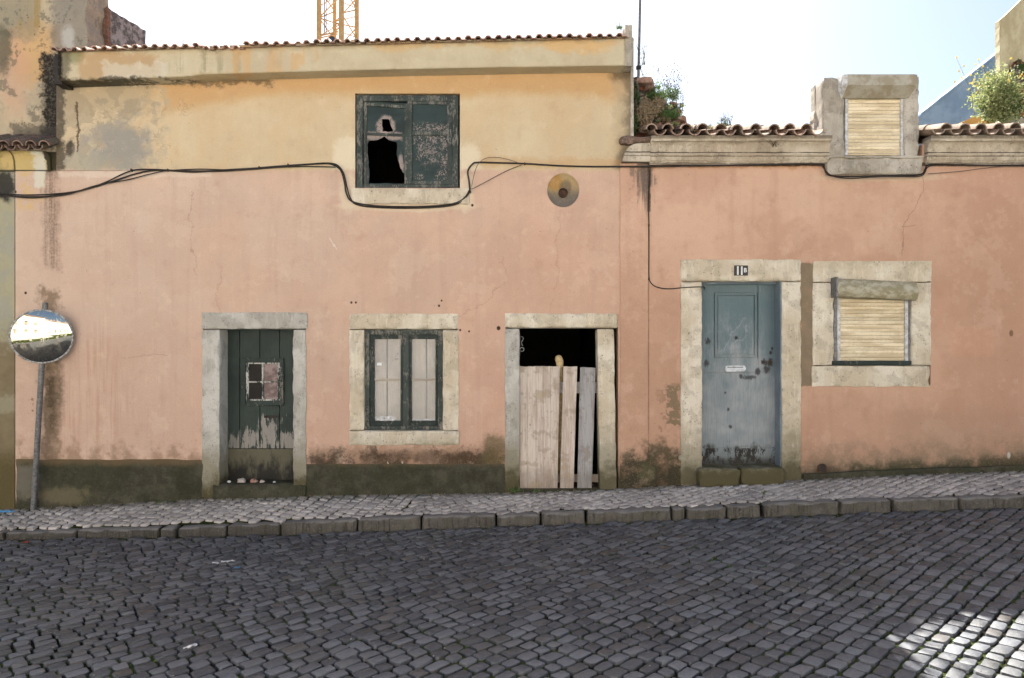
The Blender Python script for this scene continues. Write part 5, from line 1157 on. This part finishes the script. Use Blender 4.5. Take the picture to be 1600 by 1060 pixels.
def stems(c, rad, n, h, mat, seed, parent, name='stem', r=.0025, heads=None, hs=.010, lean=.3):
    rg = random.Random(seed); b = MB(); hd = MB(); c = Vector(c)
    for i in range(n):
        p = c + Vector((rg.uniform(-1, 1)*rad[0], rg.uniform(-1, 1)*rad[1], -rad[2]*.6)); hh = h*rg.uniform(.5, 1.15); lx, ly = rg.gauss(0, lean)*hh, rg.gauss(0, lean)*hh
        pts = [p, p+Vector((lx*.3, ly*.3, hh*.55)), p+Vector((lx, ly, hh))]; b.tube(pts, [r, r*.8, r*.4], 4)
        for k in range(3):
            t = rg.uniform(.3, .9); q = pts[0].lerp(pts[2], t); e = q + Vector((rg.gauss(0, .1), rg.gauss(0, .1), .08))*hh; b.tube([q, e], [r*.6, r*.3], 3)
            if heads: hd.tube([e, e+Vector((0, 0, hs))], hs*.5, 5)
        if heads: hd.tube([pts[2], pts[2]+Vector((0, 0, hs))], hs*.6, 5)
    o = b.build(name, mat, parent)
    if heads: hd.build('flower_head', heads, parent)['kind'] = 'stuff'
    return o
def plant(name, u, v, d, ru, rv, n, leaf, mat, label, seed, cat='plant', nst=6, h=None, heads=None, smat=None, hs=.01, group=None, lean=.3, depth=.8, up=0):
    c = P(u, v, d); s_ = d/FPX; rad = (ru*s_, ru*s_*depth, rv*s_); root = thing(name, c - Vector((0, 0, rad[2])), label, cat, group)
    if n: foliage('foliage', c, rad, n, leaf, mat, seed, root, up=up)
    if nst: stems(c, (rad[0]*.7, rad[1]*.6, rad[2]), nst, h or rad[2]*2, smat or M['stem'], seed+1, root, heads=heads, hs=hs, lean=lean)
    return root
plant('shrub', 1562, 152, 8.95, 40, 44, 8000, .032, M['leafb'], 'dense sunlit green shrub growing on the right roof beside the ochre wall', 1, 'shrub', 26, .62, M['flower'], hs=.020, lean=.45)
c = P(1566, 165, 8.98); foliage('inner_foliage', c, (.25, .2, .28), 2200, .035, M['leafd'], 77, bpy.data.objects['shrub'])
plant('shrub', 1594, 104, 9.2, 8, 9, 300, .025, M['leafd'], 'small dull tuft growing on the rubble above the bush', 2, 'shrub', 4, .12)
GW = 'weeds growing out of the rubble wall'
plant('wall_weed', 1046, 148, 8.35, 18, 13, 700, .022, M['leafg'], 'green weed cushion on top of the rubble wall with tall seed heads', 3, nst=26, h=.34, heads=M['stem'], hs=.009, group=GW, lean=.35)
plant('wall_weed', 1028, 146, 8.20, 16, 14, 650, .024, M['leafg'], 'green weed clump below the projecting brick of the rubble wall', 4, nst=8, h=.16, group=GW)
plant('wall_weed', 1042, 180, 8.14, 18, 15, 900, .024, M['leafg'], 'feathery green weed clump just above the first roof tiles', 5, nst=10, h=.2, group=GW, up=1)
plant('dry_weed', 1008, 176, 8.12, 17, 24, 1100, .030, M['dry'], 'dry brown grassy weed hanging on the rubble wall', 6, nst=26, h=.24, smat=M['dry'], group=GW, up=.5)
plant('wall_weed', 1058, 196, 8.14, 10, 7, 200, .020, M['leafb'], 'bright small weed at the right foot of the rubble wall', 7, nst=8, h=.1, group=GW)
plant('wall_weed', 990, 190, 8.10, 7, 22, 480, .026, M['leafd'], 'dark weed mat between gable edge and rubble wall', 8, nst=0, group=GW)
plant('wall_weed', 994, 150, 8.16, 8, 20, 300, .026, M['leafd'], 'dark weed strip high against the gable edge', 18, nst=0, group=GW)
plant('dry_weed', 1004, 88, 8.3, 8, 24, 60, .014, M['leafd'], 'sparse dark twiggy weed around the thin pole', 9, nst=12, h=.34, group=GW, lean=.25)
plant('dry_weed', 1006, 116, 8.3, 10, 6, 30, .014, M['leafd'], 'few thin sprigs at the base of the thin pole', 10, nst=5, h=.10, group=GW)
plant('wall_weed', 1060, 170, 8.2, 12, 12, 420, .020, M['leafb'], 'sunlit pale weed spilling over the right edge of the rubble wall', 41, nst=14, h=.2, heads=M['stem'], hs=.007, group=GW, lean=.5)
plant('dry_weed', 1028, 168, 8.13, 13, 16, 520, .026, M['dry'], 'straw coloured tangle in the middle of the rubble wall', 42, nst=18, h=.2, smat=M['dry'], group=GW, up=.4)
plant('wall_weed', 1016, 152, 8.15, 9, 12, 300, .024, M['leafd'], 'dark green weed left of the green cushion on the rubble wall', 43, nst=5, h=.1, group=GW)
GR = 'weeds sprouting between the roof tiles'
plant('roof_weed', 1134, 193, 7.98, 12, 5, 150, .018, M['leafg'], 'spiky weed tuft on the tiles midway between rubble wall and dormer', 11, nst=18, h=.13, heads=M['stem'], hs=.006, group=GR)
plant('roof_weed', 1112, 200, 7.98, 8, 4, 90, .018, M['leafb'], 'pale green low weed left of the spiky tuft on the tiles', 12, nst=8, h=.08, group=GR)
plant('roof_weed', 1085, 203, 7.95, 7, 4, 90, .018, M['dry'], 'dry weed in the tile troughs near the rubble wall', 13, nst=8, h=.08, smat=M['dry'], group=GR)
plant('roof_weed', 1180, 203, 7.98, 6, 3, 30, .016, M['dry'], 'tiny dry sprig on the tiles left of the dormer', 14, nst=4, h=.09, smat=M['dry'], group=GR)
plant('roof_weed', 968, 44, 7.95, 8, 4, 90, .018, M['leafg'], 'small weed on the upper tiles beside the end pier', 15, nst=9, h=.10, group=GR)
plant('roof_weed', 285, 71, 7.9, 1.5, 3, 12, .012, M['leafd'], 'tiny sprig on the upper tiles near the brick stub', 16, nst=2, h=.10, group=GR)
plant('cornice_weed', 1211, 226, 7.83, 6, 6, 40, .012, M['dry'], 'dried brown sprig clinging to the cornice left of the dormer', 17, nst=10, h=.09, smat=M['rust'], lean=.6)
for (u, v, d, ru, rv, n, lab, sd_) in ((806,766,7.9,14,4,260,'small green weed at the foot of the left doorway jamb',31),(836,768,7.85,10,3,90,'flat moss tuft in front of the wide leaning board',32),(250,786,7.9,10,2,60,'thin weed line at the wall foot left of the green door',33),(1195,770,7.2,5,2,60,'weed tuft in the kerb joint right of the blue door',34)):
    plant('pavement_weed', u, v, d, ru, rv, n, .016, M['leafg'] if n > 80 else M['leafd'], lab, sd_, nst=0, group='weeds along the pavement')

# green in the road joints, dust and dead leaves along the wall foot and kerb
rg = random.Random(12); b = MB()
for _ in range(26000):
    x = rg.uniform(-6.5, 6.5); y = rg.uniform(-4.6, -.7)
    if y > kerb_y(x) - .03 or mnoise.noise((x*.9, y*.9, 4)) + .5*mnoise.noise((x*3, y*3, 8)) < .08: continue
    z = road_z(x, y); a = rg.uniform(0, 6.28); w = .004; h = rg.uniform(.010, .020); dx, dy = math.cos(a)*w, math.sin(a)*w; tx, ty = rg.gauss(0, .004), rg.gauss(0, .004)
    b.add([(x-dx, y-dy, z-.018), (x+dx, y+dy, z-.018), (x+dx*.3+tx, y+dy*.3+ty, z-.018+h), (x-dx*.3+tx, y-dy*.3+ty, z-.018+h)], [(0,1,2,3)])
tag(b.build('joint_grass', M['leafg']), 'short moss and grass in the joints between the dark setts', kind='stuff')
b = MB()
for _ in range(1500):
    x = rg.uniform(-6.2, 6.2); q = rg.random()
    if q < .6: y = -.02 - abs(rg.gauss(0, .035)); z = pave_z(x, y) + .002
    elif q < .8: y = kerb_y(x) - .02 - abs(rg.gauss(0, .03)); z = road_z(x, y) + .001
    else: y = rg.uniform(-4.5, -.9); z = road_z(x, y) + .003
    if mnoise.noise((x*1.3, 5, 5)) < -.15 and q < .8: continue
    r = rg.uniform(.003, .010); a = rg.uniform(0, 6.28); pts = [(x+r*rg.uniform(.6,1.2)*math.cos(a+k*1.57), y+r*rg.uniform(.5,1)*math.sin(a+k*1.57), z+rg.uniform(0, r*.8)) for k in range(4)]
    b.add(pts + [(x, y, z+r*.9)], [(0,1,4), (1,2,4), (2,3,4), (3,0,4)])
tag(b.build('ground_debris', M['dry']), 'grit and dead leaf bits along wall foot and kerb', kind='stuff')

# ================================================================== LITTER
def pebble(name, p, r, mat, label, seed, cat='stone', group=None):
    bm = bmesh.new(); bmesh.ops.create_icosphere(bm, subdivisions=2, radius=1)
    for v in bm.verts: q = v.co.copy(); k = 1 + .45*mnoise.noise(q*1.3 + Vector((seed*3, 0, 0))); v.co = Vector((q.x*r*k*1.25, q.y*r*k, q.z*r*k*.75))
    me = bpy.data.meshes.new(name); bm.to_mesh(me); bm.free(); me.materials.append(mat); o = bpy.data.objects.new(name, me); col.objects.link(o); o.location = p + Vector((0, 0, r*.5)); return tag(o, label, cat, group)
zt = PZ(757, D-.03) + .0
for (u, r, mt, lab, sd_) in ((377,.040,'pebble','largest pale stone on the threshold of the green door',1),(396,.034,'brick','red brick chunk on the threshold of the green door',2),(409,.024,'pebble','small grey stone right of the brick chunk on the threshold',3),(357,.018,'wht','small white chip at the left end of the green door threshold',4),(428,.012,'wht','tiny white chip at the right end of the green door threshold',5)):
    pebble('stone', Vector((PX(u, 8.06), .07, zt)), r, M[mt], lab, sd_, group='debris on the green door threshold')
def onroad(u, v):
    d = 5.
    for _ in range(20): d = FPX*(CZ - road_z(PX(u, d), d-D))/(v-530)
    return Vector((PX(u, d), d-D, road_z(PX(u, d), d-D)))
def scrap(name, u, v, w, l, rot, mat, label, seed, cat='litter'):
    p = onroad(u, v); b = MB(); n = 6; rg = random.Random(seed); vs = [(w*(i/n-.5), l*(j/2-.5), .012*rg.random()+.006) for i in range(n+1) for j in range(3)]; top = len(vs); vs += [(x, y, z-.003) for x, y, z in vs]
    fs = [(i*3+j, (i+1)*3+j, (i+1)*3+j+1, i*3+j+1) for i in range(n) for j in range(2)]; fs += [tuple(top+q for q in reversed(f)) for f in fs]
    b.add(vs, fs); o = b.build(name, mat, xf=Matrix.Rotation(R(rot), 4, 'Z')); o.location = p + Vector((0, 0, .006)); return tag(o, label, cat)
scrap('paper_scrap', 356, 880, .11, .025, 12, M['paper'], 'thin white paper strip on the road below the green door', 1); scrap('paper_scrap', 337, 883, .05, .03, -20, M['paper'], 'small white paper bit left of the thin strip on the road', 2)
scrap('paper_scrap', 297, 1014, .08, .018, 40, M['paper'], 'white sliver on the road near the bottom of the picture', 3); scrap('paper_scrap', 370, 890, .05, .03, 0, M['bluep'], 'bluish scrap just below the thin strip on the road', 4); scrap('red_scrap', 41, 850, .05, .04, 0, M['redp'], 'small red scrap on the road left, near the kerb', 5)
pp = Vector((PX(8, 7.9), -.12, pave_z(PX(8, 7.9), -.12))); b = MB(); b.tube([(-.16, 0, .008), (-.05, .02, .012), (.04, .0, .014), (.10, .03, .012)], [.010, .012, .012, .007], 8); o = b.build('plastic_strip', M['bluep']); o.location = pp; tag(o, 'bright blue plastic strip on the pavement at the left edge', 'litter')

# ================================================================== ACROSS THE STREET (behind the camera: lights the facade, shows in the mirror)
for (x0, x1, h, mt, lab) in ((-24,-9.5,5.2,'facade','cream house across the street, seen only in the mirror'),(-9.5,3,6.4,'facade2','rose house across the street, seen only in the mirror'),(3,18,5.6,'facade','long cream house across the street to the right')):
    r_ = thing('opposite_house', (x0, -13.4, 0), lab, 'house')
    hl = [(x, x+.9, zz, zz+1.3) for x in [x0+1.2+i*2.6 for i in range(int((x1-x0-1.5)/2.6))] for zz in ((.9, 3.4) if h > 6 else (.9,))]
    bb = wall_grid(x0, x1, -2, h, hl, -13.2, -12.8); bb.build('wall', M[mt], r_); b = MB(); b.box(x0, x1, -20, -13.22, -2, h-.05); b.build('body', M[mt], r_)
    b = MB(); b.extrude_x([(-12.6, h), (-12.6, h+.15), (-16.5, h+1.6), (-20, h+.15), (-20, h)], x0, x1, 3); b.build('roof', M['tileA'], r_)
    for q in hl: b = MB(); b.box(q[0]+.05, q[1]-.05, -13.05, -13.02, q[2]+.05, q[3]-.05); b.build('window', M['cream'], r_)
